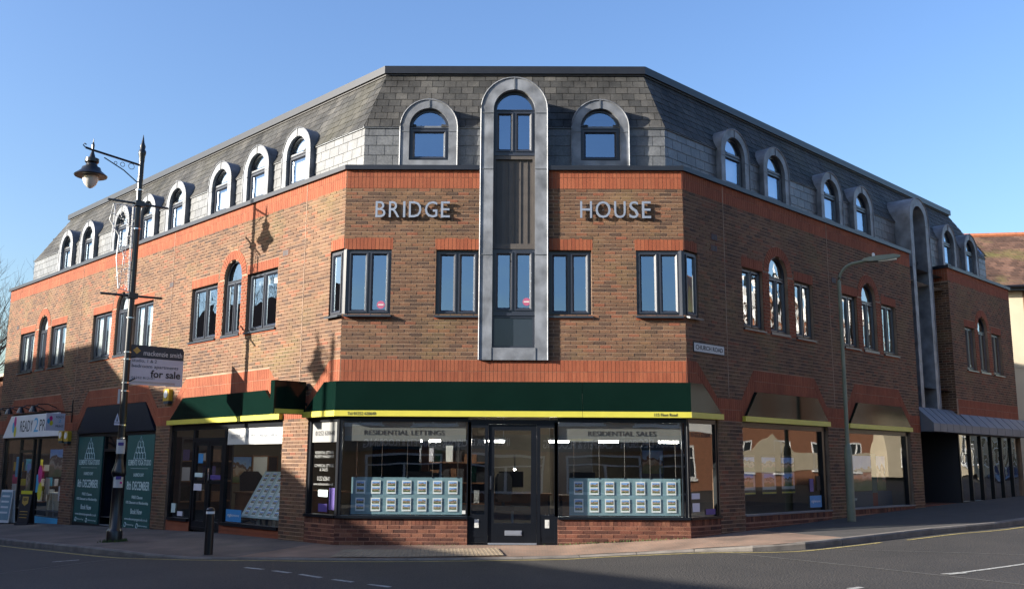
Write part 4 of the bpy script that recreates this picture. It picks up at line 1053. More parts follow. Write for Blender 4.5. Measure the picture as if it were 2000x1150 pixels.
def right_shops():
    for a, b in ((1.77, 5.15), (6.02, 9.33)):
        s = mb('shopframe'); y0, y1 = .06, .14; e = b-.22 if b < 6 else b-.2
        s.box(a, b, y0, y1, 2.08, 2.18); s.box(a, a+.03, y0, y1, .44, 2.08); s.box(e, e+.09, y0-.02, y1, .44, 2.08); s.box(e+.09, b, y0+.03, y1, .44, 2.08)
        o = s.build('shopfront', BLD, MR); pane('R', a+.03, e, .46, 2.08, .1, o, 'sideglass')
        mb('zinc').box(a, b, -.02, .12, .43, .46).build('shop_sill', o)
    # glazed bays under the canopy and the black entrance
    s = mb('shopframe'); us = [12.42+.80*i for i in range(7)]
    for u in us: s.box(u-.03, u+.03, .02, .12, .42, 2.24)
    s.box(12.4, SRE+.1, .02, .12, 2.2, 2.3); s.box(12.4, SRE+.1, .02, .12, .40, .46)
    o = s.build('shopfront', BLD, MR)
    for a, b in zip(us[:-1], us[1:]): pane('R', a+.03, b-.03, .46, 2.2, .07, o, 'bayglass')
    mb('plinth').box(12.3, SRE, .0, .14, 0, .40).build('stall_riser', BLD, MR)
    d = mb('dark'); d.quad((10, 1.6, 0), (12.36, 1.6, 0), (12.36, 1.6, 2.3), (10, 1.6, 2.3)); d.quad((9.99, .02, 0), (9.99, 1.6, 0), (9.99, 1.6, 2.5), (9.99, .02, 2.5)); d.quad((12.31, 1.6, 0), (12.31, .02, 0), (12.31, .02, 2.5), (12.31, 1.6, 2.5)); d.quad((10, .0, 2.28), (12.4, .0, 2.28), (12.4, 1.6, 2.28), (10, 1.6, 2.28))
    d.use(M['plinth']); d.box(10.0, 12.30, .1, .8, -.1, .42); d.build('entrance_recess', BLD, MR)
    e = mb('shopframe'); bars_rect(e, 10.35, 11.9, .42, 2.2, .07, 1.5, 1.58); e.box(11.1, 11.17, 1.5, 1.58, .49, 2.13); e.build('entrance_door', BLD, MR)
    b = mb('render'); b.quad((12.4, 3.5, 0), (17.2, 3.5, 0), (17.2, 3.5, 2.6), (12.4, 3.5, 2.6)); 
    # zinc canopy in standing-seam trays
    root = link('canopy', None, BLD, MR); u = 10.02; i = 0
    while u < 18.2:
        w = .42 if u < 12.3 else .62
        y_in = .13 if u < 12.3 else 0; z_in = 2.84 if u < 12.3 else 2.745
        k = mb('zinc'); a, b = u+.006, u+w-.006
        k.add([(a, -.30, 2.22), (b, -.30, 2.22), (b, -.30, 2.42), (a, -.30, 2.42), (b, y_in, z_in), (a, y_in, z_in), (a, y_in, 2.22), (b, y_in, 2.22)], [(0, 1, 2, 3), (3, 2, 4, 5), (1, 0, 6, 7), (0, 3, 5, 6), (1, 7, 4, 2)])
        k.build('canopy_tray', root)
        t = mb('zinc'); t.add([(a-.009, -.305, 2.22), (a+.003, -.305, 2.22), (a+.003, -.305, 2.43), (a-.009, -.305, 2.43), (a+.003, y_in, z_in+.012), (a-.009, y_in, z_in+.012)], [(0, 1, 2, 3), (3, 2, 4, 5), (1, 4, 2), (0, 3, 5)]); t.build('standing_seam', root)
        u += w
right_shops()

# ------------------------------------------------------------------ fascia signs
def strip_text(s, fr, u, z, w, h, m, parent, y): return text_obj(s, w, h, m, 'lettering', parent, FR[fr] @ T3(u, y, z))
def fascia_corner():
    t = thing('shop_sign', 'long dark green shop fascia with yellow strip wrapping the corner above the glass door', 'shop sign')
    y = -.10
    g = mb('green'); yl = mb('yellow'); x = HW+.10*TH
    for s, (a, b) in enumerate(((-x, 1.22), (1.224, x))): g.add([(a, y, 2.29), (b, y, 2.29), (b, y, 2.80), (a, y, 2.80), (a, .0, 2.80), (b, .0, 2.80)], [(0, 1, 2, 3), (3, 2, 5, 4)])
    g.build('sign_panel', t)
    for a, b in ((-x, 1.22), (1.225, x)): yl.add([(a, y-.015, 2.185), (b, y-.015, 2.185), (b, y-.015, 2.285), (a, y-.015, 2.285), (a, y+.05, 2.285), (b, y+.05, 2.285), (a, .06, 2.185), (b, .06, 2.185)], [(0, 1, 2, 3), (3, 2, 5, 4), (6, 7, 1, 0)])
    yl.build('yellow_strip', t)
    for fr, q in (('L', [(-.96, 2.29), (.10*TH, 2.29), (.10*TH, 2.80), (-.34, 2.80)]), ('R', [(-.10*TH, 2.29), (.93, 2.29), (.34, 2.80), (-.10*TH, 2.80)])):
        k = mb('green'); k.prism(q, y, .0); k.build('sign_return', t, FR[fr])
        a, b = (-1.0, .115*TH) if fr == 'L' else (-.115*TH, .97)
        k = mb('yellow'); k.prism(rect(a, b, 2.185, 2.285), y-.015, .03); k.build('yellow_strip', t, FR[fr])
    text_obj('Tel 01252 620640', .50, .055, 'dark', 'lettering', t, MF @ T3(-2.66, y-.018, 2.205))
    text_obj('115 Fleet Road', .40, .055, 'dark', 'lettering', t, MF @ T3(2.68, y-.018, 2.205))
fascia_corner()
def fascia(fr, a, b, ta, tb, label, z0=2.285, z1=2.76, y=-.06, panel='green'):
    t = thing('shop_sign', label, 'shop sign')
    mb(panel).prism([(a, z0), (b, z0), (tb, z1), (ta, z1)], y, .06).build('sign_panel', t, FR[fr])
    return t
t = fascia('L', -6.55, -1.90, -5.96, -2.45, 'green sunlit shop fascia with yellow strip left of the corner, above the open double door')
mb('yellow').prism(rect(-6.62, -1.84, 2.185, 2.285), -.09, .05).build('yellow_strip', t, ML)
t = fascia('R', 1.84, 5.08, 2.25, 4.63, 'tapered glossy fascia with yellow strip over the side street window nearest the corner')
mb('yellow').prism(rect(1.78, 5.14, 2.185, 2.285), -.075, .05).build('yellow_strip', t, MR)
t = fascia('R', 6.08, 9.27, 6.52, 8.77, 'tapered glossy fascia with yellow strip behind the green street lamp column')
mb('yellow').prism(rect(6.03, 9.32, 2.185, 2.285), -.075, .05).build('yellow_strip', t, MR)
t = fascia('L', -12.02, -7.38, -11.5, -7.97, 'blank dark navy fascia above the teal covered shop windows', 2.09, 2.76, -.02, 'navy')
# projecting box sign
def box_sign():
    t = thing('projecting_sign', 'dark green box sign with yellow strip sticking out from the wall beside the corner shop', 'projecting sign')
    m = frame(ML @ Vector((-.98, -.72, 0)), ML.to_3x3() @ Vector((0, 1, 0)))
    mb('green').box(0, .66, .0, .13, 2.24, 2.84).build('sign_box', t, m); mb('yellow').box(.02, .62, -.006, .136, 2.25, 2.33).build('yellow_strip', t, m)
    mb('black').box(.66, .74, .03, .1, 2.4, 2.46).box(.66, .74, .03, .1, 2.7, 2.76).build('bracket', t, m)
box_sign()
# print shop sign
def drops(t, M_, x, z, s, y=-.004):
    for m, dx, dz in (('magenta', .0, .26), ('cyan', -.2, 0), ('lime', .06, -.2)):
        k = mb(m); k.plate([(x+s*(dx+.17*math.cos(a)), z+s*(dz+.26*math.sin(a))) for a in [2*PI*i/14 for i in range(14)]], y); k.build('colour_drop', t, M_)
def print_signs():
    t = thing('shop_sign', 'white print shop fascia with coloured drops at the far left of the building', 'shop sign')
    mb('white').prism([(-17.9, 2.06), (-12.98, 2.06), (-13.4, 2.70), (-17.25, 2.70)], -.06, .06).build('sign_panel', t, ML)
    drops(t, ML, -16.85, 2.36, .62, -.066)
    text_obj('READY', 1.05, .32, 'dark', 'lettering', t, ML @ T3(-15.86, -.061, 2.22)); text_obj('2', .36, .40, 'cyan', 'lettering', t, ML @ T3(-15.06, -.061, 2.2)); text_obj('PRINT', 1.15, .32, 'dark', 'lettering', t, ML @ T3(-14.2, -.061, 2.22))
    p = thing('projecting_sign', 'small white hanging sign with coloured drops beside the print shop fascia', 'projecting sign')
    m = frame(ML @ Vector((-12.5, -.85, 0)), ML.to_3x3() @ Vector((0, 1, 0)))
    mb('lilac').box(.18, .66, 0, .03, 2.17, 2.63).build('sign_panel', p, m); mb('black').box(-.02, .86, .0, .03, 2.66, 2.69).box(.82, .85, 0, .03, 2.4, 3.0).build('bracket', p, m)
    drops(p, m, .30, 2.42, .26, -.003); text_obj('READY', .2, .06, 'dark', 'lettering', p, m @ T3(.53, -.001, 2.5)); text_obj('2', .07, .08, 'cyan', 'lettering', p, m @ T3(.53, -.001, 2.39)); text_obj('PRINT', .2, .06, 'dark', 'lettering', p, m @ T3(.53, -.001, 2.26))
    where = ['leftmost of the five black sign lights over the print shop', 'black sign light over the coloured drops of the print shop sign', 'middle black sign light over the white print shop fascia', 'black sign light above the blue figure on the print shop fascia', 'black sign light nearest the hanging sign at the print shop']
    for i, u in enumerate((-17.6, -16.7, -15.7, -14.7, -13.7)):
        l = thing('sign_light', where[i], 'sign light', ML @ T3(u, 0, 2.82), 'lights above the print shop sign')
        mb('black').tube([(0, 0, 0), (0, -.25, .10), (0, -.5, .09), (0, -.6, 0)], .016, 6).build('arm', l); mb('black').lathe([(.0, .1), (.05, .09), (.11, -.06), (.105, -.062)][::-1], 10, (0, -.62, -.06)).build('shade', l)
print_signs()
def sign_letters(word, x0, x1, z0, z1, label, widths):
    t = thing('wall_letters', label, 'letter sign'); tot = sum(widths)+.22*(len(word)-1); k = (x1-x0)/tot; x = x0
    for ch, w in zip(word, widths):
        text_obj(ch, w*k, z1-z0, 'steel', 'letter', t, MF @ T3(x+w*k/2, -.035, z0), depth=.03, bold=.0)
        p = mb('steel'); p.tube([(x+w*k/2, -.04, z0+(z1-z0)*.5), (x+w*k/2, .0, z0+(z1-z0)*.5)], .006, 5); p.build('fixing', t)
        x += w*k+.22*k
sign_letters('BRIDGE', -2.53, -1.17, 5.79, 6.09, 'grey metal letters BRIDGE on the brown brick left of the lead strip', [.62, .66, .14, .78, .78, .56])
sign_letters('HOUSE', 1.21, 2.50, 5.79, 6.105, 'grey metal letters HOUSE on the brown brick right of the lead strip', [.72, .92, .70, .56, .54])
def road_sign():
    t = thing('street_name_sign', 'small white CHURCH ROAD name plate on the shaded brick wall', 'street sign', MR @ T3(.71, 0, 3.47))
    mb('dark').box(-.50, .50, -.014, .0, -.09, .09).build('plate_edge', t); mb('whitevinyl').box(-.485, .485, -.018, -.014, -.075, .075).build('plate', t); text_obj('CHURCH ROAD', .88, .085, 'dark', 'lettering', t, T3(0, -.0185, -.042), bold=.015)
road_sign()
for i, (u, z, lab) in enumerate(((-6.72, 2.83, 'yellow and white alarm box on the brick pier below the for sale board'), (-12.6, 2.0, 'yellow alarm box on the pier just left of the teal shop window'), (-13.0, 2.02, 'yellow alarm box tucked under the white print shop sign'))):
    t = thing('alarm_box', lab, 'alarm box', ML @ T3(u, 0, z), 'alarm boxes on the brick piers')
    mb('ylw_box').prism([(-.14, -.1), (.14, -.1), (.14, .14), (.09, .17), (-.09, .17), (-.14, .14)], -.10, .0).build('housing', t)
    mb('white').prism([(.09*math.cos(2*PI*i/12), .05+.09*math.sin(2*PI*i/12)) for i in range(12)], -.112, -.10).build('badge', t)
    mb('slateblue').box(-.12, .12, -.09, 0, -.16, -.1).build('strobe', t)

# ------------------------------------------------------------------ window graphics and displays
def vinyls():
    t = thing('window_lettering', 'grey band reading RESIDENTIAL LETTINGS across the top of the left shop window', 'window lettering')
    M['fog'] = frost_mat()
    mb('fog').quad((-2.98, .08, 1.76), (-.83, .08, 1.76), (-.83, .08, 2.10), (-2.98, .08, 2.10)).build('frosted_band', t, MF)
    text_obj('RESIDENTIAL LETTINGS', 1.42, .085, 'dark', 'lettering', t, MF @ T3(-1.92, .076, 1.865))
    t = thing('window_lettering', 'grey band reading RESIDENTIAL SALES across the top of the right shop window', 'window lettering')
    mb('fog').quad((.81, .08, 1.76), (2.98, .08, 1.76), (2.98, .08, 2.10), (.81, .08, 2.10)).build('frosted_band', t, MF)
    text_obj('RESIDENTIAL SALES', 1.2, .085, 'dark', 'lettering', t, MF @ T3(1.93, .076, 1.865))
    t = thing('window_lettering', 'white vinyl text on the narrow angled pane left of the display window', 'window lettering')
    for s, z, w, h in (('RESIDENTIAL LETTINGS', 1.53, .58, .05), ('PROPERTY MANAGEMENT', 1.46, .60, .05), ('COMMERCIAL LETTINGS', 1.30, .60, .05), ('& SALES', 1.23, .25, .05), ('01252 620640', 1.06, .40, .075), ('www.mackenziesmith.co.uk', .98, .62, .045)):
        text_obj(s, w, h, 'grey_vinyl', 'lettering', t, ML @ T3(-.47, .052, z))
    mb('grey_vinyl').quad((-.88, .056, 1.74), (-.08, .056, 1.74), (-.08, .056, 2.09), (-.88, .056, 2.09)).build('white_band', t, ML); text_obj('01252 620640', .62, .08, 'dark', 'lettering', t, ML @ T3(-.47, .052, 1.86))
    t = thing('window_lettering', 'telephone number across the narrow angled pane right of the display window', 'window lettering')
    text_obj('01252 620640', .62, .08, 'dark', 'lettering', t, MR @ T3(.47, .052, 1.86))
    t = thing('window_lettering', 'white band reading LETTINGS & PROPERTY MANAGEMENT in the window beside the double door', 'window lettering')
    mb('whitevinyl').quad((-4.07, .07, 1.73), (-1.93, .07, 1.73), (-1.93, .07, 2.05), (-4.07, .07, 2.05)).build('white_band', t, ML); text_obj('LETTINGS & PROPERTY MANAGEMENT', 1.85, .09, 'steel', 'lettering', t, ML @ T3(-3.0, .066, 1.85))
    # stickers
    def st(fr, u, z, w, h, m, label, y=.05, txt=None):
        k = thing('window_sticker', label, 'sticker'); mb(m).quad((u, y, z), (u+w, y, z), (u+w, y, z+h), (u, y, z+h)).build('sticker', k, FR[fr])
        if txt: text_obj(txt, w*.75, h*.3, 'white', 'lettering', k, FR[fr] @ T3(u+w/2, y-.002, z+h*.35))
    st('L', -.62, .78, .3, .12, 'palegreen', 'pale blue rectangular sticker on the narrow left shop pane'); st('L', -.60, .52, .28, .14, 'purple', 'purple sticker low on the narrow left shop pane'); st('L', -.27, .56, .2, .38, 'purple', 'tall purple pennant sticker at the right of the narrow left shop pane')
    st('L', -3.98, .20, .62, .24, 'blue', 'bright blue sticker at the foot of the window beside the double door', .07, 'rightmove'); st('L', -5.33, 1.35, .22, .2, 'blue', 'blue sticker high on the left door leaf', .08); st('L', -5.40, 1.06, .35, .09, 'palegreen', 'pale sticker across the middle of the left door leaf', .055)
    st('L', -4.70, 1.02, .44, .09, 'purple', 'row of small stickers on the right door leaf', .055); st('L', -5.42, .78, .36, .14, 'lilac', 'grey notice on the left door leaf below the rail', .055); st('L', -6.45, .28, .2, .2, 'palegreen', 'green and white sticker at the foot of the window left of the double door', .07); st('L', -6.15, .22, .25, .1, 'lilac', 'small pale sticker low in the window left of the double door', .07)
    st('R', 4.38, .52, .5, .24, 'blue', 'bright blue sticker in the bottom corner of the side street window', .085, 'rightmove'); st('R', 4.40, .84, .16, .26, 'purple', 'purple pennant sticker above the blue sticker on the side street window', .085); st('R', 4.7, .86, .16, .3, 'navy', 'black oval sticker beside the purple pennant on the side street window', .085)
    st('R', .12, .78, .25, .1, 'lilac', 'small pink and white sticker on the narrow right shop pane'); st('R', .14, .56, .22, .15, 'lilac', 'square white and blue sticker on the narrow right shop pane'); st('R', .55, .5, .3, .1, 'purple', 'purple sticker at the bottom of the narrow right shop pane')
    st('F', -.88, .51, .06, .06, 'whitevinyl', 'tiny white sticker in the bottom right corner of the left shop window')
    for x, z, lab in ((-2.40, 4.19, 'round pink sticker on the left corner window upstairs'), (.235, 4.26, 'round pink sticker on the window inside the lead strip')):
        k = thing('window_sticker', lab, 'sticker'); yy = .045 if x < 0 else .072
        mb('pink').plate([(x+.072*math.cos(2*PI*i/20), z+.072*math.sin(2*PI*i/20)) for i in range(20)], yy).build('disc', k); mb('whitevinyl').quad((x-.05, yy-.002, z-.01), (x+.05, yy-.002, z-.01), (x+.05, yy-.002, z+.012), (x-.05, yy-.002, z+.012)).build('bar', k)
vinyls()
def yoga_posters():
    for (a, b, lab) in ((-11.98, -10.38, 'teal window poster with white print left of the dark yoga studio door'), (-8.90, -7.42, 'teal window poster with white print between the lamp post and the brick pier')):
        t = thing('window_poster', lab, 'poster', None, 'teal yoga studio posters')
        mb('teal').prism(rect(a, b, -.16, 2.0), .03, .06).build('vinyl_sheet', t, ML); c = (a+b)/2; w = b-a
        for s, z, ww, h in (('ELEMENTS YOGA STUDIO', 1.29, .84, .13), ('LAUNCH DAY', 1.03, .38, .08), ('8th DECEMBER', .72, .84, .20), ('FREE Classes', .52, .40, .07), ('10% Discount on Membership', .38, .82, .085), ('Book Now', .17, .42, .12), ('www.elementsyogastudio.co.uk', -.0, .86, .085)):
            text_obj(s, ww*w, h, 'palegreen', 'lettering', t, ML @ T3(c, .029, z), bold=.012)
        k = mb('palegreen'); k.box(c-.32*w, c+.32*w, .026, .03, 1.215, 1.222)
        for r, n in ((0, 4), (1, 3), (2, 2)):
            for i in range(n):
                x = c+(i-(n-1)/2)*.15; z = 1.52+.125*r; P = [(x+.085*math.cos(2*PI*j/12), z+.085*math.sin(2*PI*j/12)) for j in range(13)]
                k.tube([(p[0], .028, p[1]) for p in P], .006, 4, False)
        k.tube([(c-.34, .028, 1.44), (c, .028, 1.97), (c+.34, .028, 1.44), (c-.34, .028, 1.44)], .006, 4, False)
        for x in (c-.42*w, c+.02*w):
            k.tube([(x+.05+.05*math.cos(2*PI*j/10), .028, -.09+.05*math.sin(2*PI*j/10)) for j in range(11)], .01, 4, False)
        tag(k.build('line_drawing', t, ML), kind='stuff')
        text_obj('ElementsYoga', .26*w, .05, 'palegreen', 'lettering', t, ML @ T3(c-.2*w, .029, -.11)); text_obj('elementsyoga', .32*w, .05, 'palegreen', 'lettering', t, ML @ T3(c+.27*w, .029, -.11))
yoga_posters()
def card_meshes():
    c = mb('paper'); c.box(-.082, .082, -.004, .0, -.115, .115); p = mb('photo'); p.quad((-.064, 0, -.038), (.064, 0, -.038), (.064, 0, .038), (-.064, 0, .038)); q = mb('dark'); q.quad((-.055, 0, -.004), (.055, 0, -.004), (.055, 0, .004), (-.055, 0, .004))
    return c.mesh('card'), p.mesh('photo')
CARD, PHOTO = card_meshes()
def cards(t, mw, cols, rows, dx, dz):
    for r in range(rows):
        for c in range(cols):
            k = link('card', CARD, t, mw @ T3((c-(cols-1)/2)*dx, -.01, (r-(rows-1)/2)*dz))
            link('photo', PHOTO, k, T3(0, -.0065, .055)); link('photo', PHOTO, k, T3(0, -.0065, -.045))
for x, y, lab in ((-1.87, .20, 'teal display board of house cards hung in the shop window left of the glass door'), (1.98, .20, 'teal display board of house cards hung in the shop window right of the glass door')):
    t = thing('property_display', lab, 'display board'); Mx = MF @ T3(x, y, .79)
    mb('board').box(-.98, .98, 0, .012, -.30, .34).build('backing', t, Mx); cards(t, Mx @ T3(0, 0, .02), 7, 2, .272, .30)
    for i in range(5): mb('chrome').tube([(-.9+.45*i, .0, .34), (-.9+.45*i, .0, .40), (-.9+.45*i, .0, 1.9)], .003, 4).box(-.91+.45*i, -.89+.45*i, -.01, .01, .33, .37).build('hanging_wire', t, Mx)
def sloped_display():
    t = thing('property_display', 'sloping stand of house cards on white legs inside the window beside the double door', 'display board')
    Mx = ML @ T3(-2.95, .50, .74) @ Matrix.Rotation(math.radians(-30), 4, 'X')
    mb('palegreen').box(-.75, .75, 0, .02, -.52, .52).build('backing', t, Mx); cards(t, Mx, 5, 4, .28, .25)
    for x in (-.6, 0, .6): mb('white').box(x-.02, x+.02, .3, .34, .03, .78).build('leg', t, ML @ T3(-2.95, .25, 0))
sloped_display()
def street_posters():
    for i, (u, lab) in enumerate(((1.9, 'hanging house poster partly hidden at the left edge of the side street window'), (2.62, 'white and green hanging house poster in the side street window'), (3.42, 'middle hanging house poster in the side street window'), (4.18, 'hanging house poster nearest the blue sticker in the side street window'))):
        t = thing('hanging_poster', lab, 'poster', MR @ T3(u, .45, 1.15), 'posters hanging in the side street window')
        mb('dark').box(-.28, .28, 0, .01, -.36, .42).build('backing', t); mb('whitevinyl').quad((-.26, -.003, -.26), (.26, -.003, -.26), (.26, -.003, .08), (-.26, -.003, .08)).build('sheet', t); mb('photo').quad((-.26, -.004, .10), (.26, -.004, .10), (.26, -.004, .38), (-.26, -.004, .38)).build('photo', t); mb('photo').quad((-.2, -.006, -.2), (.2, -.006, -.2), (.2, -.006, .05), (-.2, -.006, .05)).build('photo', t); mb('yellow').quad((-.27, -.004, -.34), (.27, -.004, -.34), (.27, -.004, -.31), (-.27, -.004, -.31)).build('yellow_edge', t)
    t = thing('window_display', 'wide colourful backdrop with green stripe in the window behind the green lamp column', 'window display', MR @ T3(7.6, .4, .45))
    mb('photo').box(-1.35, .35, 0, .02, .35, 1.15).build('picture', t); mb('teal').box(.36, .62, 0, .02, .3, 1.2).build('green_stripe', t); mb('red').box(.36, .62, 0, .02, 0, .3).build('red_block', t); mb('photo').box(.63, 1.1, 0, .02, .35, 1.15).build('picture', t); mb('slateblue').box(-1.5, .36, 0, .02, 0, .34).box(.62, 1.4, 0, .02, 0, .34).build('base_panel', t); text_obj('to the new', .5, .09, 'palegreen', 'lettering', t, T3(-.7, -.004, .14))
street_posters()
# ------------------------------------------------------------------ shop interior
for x, y, lab in ((-1.80, 4.0, 'lit strip light hanging inside the left shop window'), (-.42, 4.0, 'lit strip light seen just left of the glass door'), (.98, 4.0, 'lit strip light just right of the door'), (2.05, 4.0, 'lit strip light in the middle of the right shop window'), (3.35, 4.0, 'lit strip light at the right end of the right shop window')):
    t = thing('strip_light', lab, 'ceiling light', T3(x, y, 1.83), 'lit strip lights in the corner shop')
    mb('white').box(-.24, .24, -.06, .06, .045, .10).build('housing', t); mb('tube').box(-.21, .21, -.035, .035, .0, .045).build('tube', t)
    for k in (-.2, .2): mb('steel').tube([(k, 0, .1), (k, 0, .79)], .004, 4).build('wire', t)
t = thing('spot_lamp', 'small bright bulb shining inside behind the glass door', 'lamp', T3(0.02, 4.6, 1.25)); mb('black').tube([(0, 0, 0), (0, .8, .3)], .01, 5).build('arm', t); mb('spot').lathe([(.0, -.03), (.03, 0), (.0, .03)], 8).build('bulb', t)
def desk(mw, lab):
    t = thing('desk', lab, 'desk', mw); mb('wood').box(-.7, .7, -.35, .35, .70, .735).build('top', t); mb('wood').box(-.66, .66, -.32, -.30, .2, .70).build('front_panel', t)
    for x in (-.66, .62):
        for y in (-.32, .28): mb('dark').box(x, x+.04, y, y+.04, 0, .70).build('leg', t)
def monitor(mw, lab):
    t = thing('monitor', lab, 'monitor', mw); mb('dark').box(-.26, .26, -.02, .02, .12, .45).build('screen', t); mb('dark').box(-.03, .03, -.02, .02, 0, .14).box(-.1, .1, -.08, .08, 0, .012).build('stand', t)
def chair(mw, lab):
    t = thing('office_chair', lab, 'chair', mw); mb('dark').box(-.24, .24, -.24, .24, .42, .50).build('seat', t); mb('dark').prism([(-.22, .58), (.22, .58), (.24, 1.05), (.15, 1.15), (-.15, 1.15), (-.24, 1.05)], .2, .27).build('backrest', t); mb('steel').tube([(0, 0, .1), (0, 0, .42)], .03, 6).build('post', t)
    b = mb('dark')
    for i in range(5): b.tube([(0, 0, .12), (.27*math.cos(2*PI*i/5), .27*math.sin(2*PI*i/5), .05)], .02, 5)
    b.build('base', t); mb('dark').box(-.03, .03, .22, .26, .45, .65).build('back_support', t)
desk(T3(-1.9, 2.6, .03), 'brown office desk inside the left shop window'); monitor(T3(-1.9, 2.6, .765), 'dark monitor on the brown desk inside the left shop window'); chair(T3(-1.7, 3.4, .03), 'black office chair behind the desk in the left shop window')
desk(T3(1.6, 2.8, .03), 'brown office desk inside the right shop window'); monitor(T3(1.4, 2.8, .765), 'dark monitor on the desk inside the right shop window'); chair(T3(1.5, 3.5, .03), 'black office chair behind the desk in the right shop window')
desk(T3(.1, 3.7, .03), 'brown office desk behind the chair seen through the glass door'); monitor(T3(-.05, 3.7, .765), 'dark monitor on the desk seen through the glass door')
chair(T3(-.02, 2.9, .03) @ RZ(.9), 'black office chair seen through the glass door'); desk(ML @ T3(-4.3, 2.6, .03), 'brown reception desk behind the double door')
desk(ML @ T3(-4.0, .95, .03), 'brown table inside the window beside the double door'); chair(ML @ T3(-4.9, 1.15, .03) @ RZ(1.2), 'black office chair inside the window beside the double door')
for u, d, lab in ((-4.6, 2.2, 'added strip light brightening the inside of the lettings shop'), (-14.2, 1.6, 'added strip light brightening the print shop window'), (-16.4, 1.6, 'added strip light brightening the space behind the print shop door')):  # extra lamps put in to brighten the left shops
    t = thing('strip_light', lab, 'ceiling light', ML @ T3(u, d, 2.3)); mb('white').box(-.5, .5, -.06, .06, .045, .10).build('housing', t); mb('tube').box(-.45, .45, -.04, .04, .0, .045).build('tube', t)
t = thing('wall_picture', 'dark framed door-height panel on the back wall of the right shop', 'picture', T3(1.4, 5.3, .6)); mb('dark').box(-.4, .4, 0, .03, 0, 1.4).build('panel', t); mb('yellow').box(-.4, .4, -.005, .0, 1.3, 1.34).build('yellow_edge', t)
t = thing('wall_picture', 'blue poster on the back wall at the right end of the right shop', 'picture', T3(2.75, 2.2, .7)); mb('slateblue').box(-.22, .22, 0, .03, 0, 1.05).build('panel', t); mb('photo').quad((-.2, -.004, .5), (.2, -.004, .5), (.2, -.004, .95), (-.2, -.004, .95)).build('photo', t)
t = thing('cupboard', 'tall dark green cabinet inside the left shop window', 'cabinet', T3(-2.5, 3.6, .03)); mb('green').box(-.5, .5, 0, .4, 0, 1.7).build('carcass', t); mb('wood').box(.55, .7, 0, .1, 0, 1.9).build('side_post', t)
def shelves(mw, w, lab, cols, seed):
    rnd = random.Random(seed); t = thing('shelf_unit', lab, 'shelves', mw); fr_ = mb('dark'); bars_rect(fr_, -w/2, w/2, 0, 1.9, .04, 0, .35); fr_.box(-w/2, w/2, .33, .35, 0, 1.9); fr_.build('carcass', t)
    for z in (.45, .9, 1.35): mb('wood').box(-w/2+.04, w/2-.04, .01, .33, z, z+.03).build('shelf', t)
    for z in (.48, .93, 1.38):
        x = -w/2+.06
        while x < w/2-.3:
            b = rnd.uniform(.10, .28); h = rnd.uniform(.16, .36); mb(rnd.choice(cols)).box(x, x+b, .05, .28, z, z+h).build('packet', t); x += b+rnd.uniform(.02, .12)
shelves(ML @ T3(-18.1, 1.35, -.3) @ RZ(PI/2), 2.0, 'shelves of bright packets inside the print shop window', ['white', 'cyan', 'magenta', 'lime', 'whitevinyl', 'ylw_box', 'lilac'], 4)
shelves(ML @ T3(-16.9, 1.1, -.3) @ RZ(PI/2), .9, 'shelves of bright packets behind the print shop door', ['white', 'cyan', 'blue', 'lime', 'whitevinyl', 'lilac'], 5)
shelves(ML @ T3(-6.6, .95, .03) @ RZ(PI/2), 1.3, 'shelves of files against the side wall of the lettings shop', ['white', 'lilac', 'purple', 'green', 'dark', 'dark', 'wood'], 6)
shelves(T3(-1.3, 4.7, .03), 1.6, 'shelves of files on the back wall left of the glass door', ['white', 'lilac', 'green', 'dark', 'wood', 'dark'], 7)
for u, d, z, w, h, m, lab in ((-6.93, 2.0, .9, .5, .6, 'photo', 'house picture on the side wall of the lettings shop'), (-6.93, 2.75, 1.0, .4, .5, 'dark', 'dark framed picture on the side wall of the lettings shop'), (-5.2, 1.5, .2, .35, 1.3, 'whitevinyl', 'tall white banner inside the lettings shop')):
    t = thing('wall_picture', lab, 'picture', ML @ T3(u, d, z) @ RZ(PI/2)); mb(m).box(-w/2, w/2, 0, .03, 0, h).build('panel', t); k = mb('wood'); bars_rect(k, -w/2-.03, w/2+.03, -.03, h+.03, .03, -.01, .03); k.build('picture_frame', t)
# print shop stock
for i, (u, z, m, w, h, lab) in enumerate(((-14.0, .95, 'photo', 1.1, .75, 'large bright print hanging in the print shop window'), (-14.6, .45, 'whitevinyl', .3, .45, 'white sheet pinned low in the print shop window'), (-13.5, .30, 'lilac', .4, .4, 'framed pale print in the print shop window'), (-17.1, .9, 'cyan', .5, .6, 'blue poster in the far left print shop pane'), (-16.1, .4, 'photo', .5, .9, 'colourful print behind the print shop door'), (-17.3, .1, 'whitevinyl', .5, .6, 'pale crate shaped poster low in the far left print shop pane'))):
    t = thing('shop_print', lab, 'poster', ML @ T3(u, .22, z)); mb(m).box(-w/2, w/2, 0, .02, 0, h).build('sheet', t)
t = thing('counter', 'cream counter front inside the print shop window', 'counter', ML @ T3(-14.0, .35, -.15)); mb('render').box(-.9, .9, 0, .4, 0, .62).build('front', t); mb('white').box(-.95, .95, -.03, .45, .62, .66).build('top', t)
t = thing('colour_drop_sticker', 'tall coloured drop stickers on the print shop window', 'sticker'); drops(t, ML, -14.75, .75, 1.0, .06)

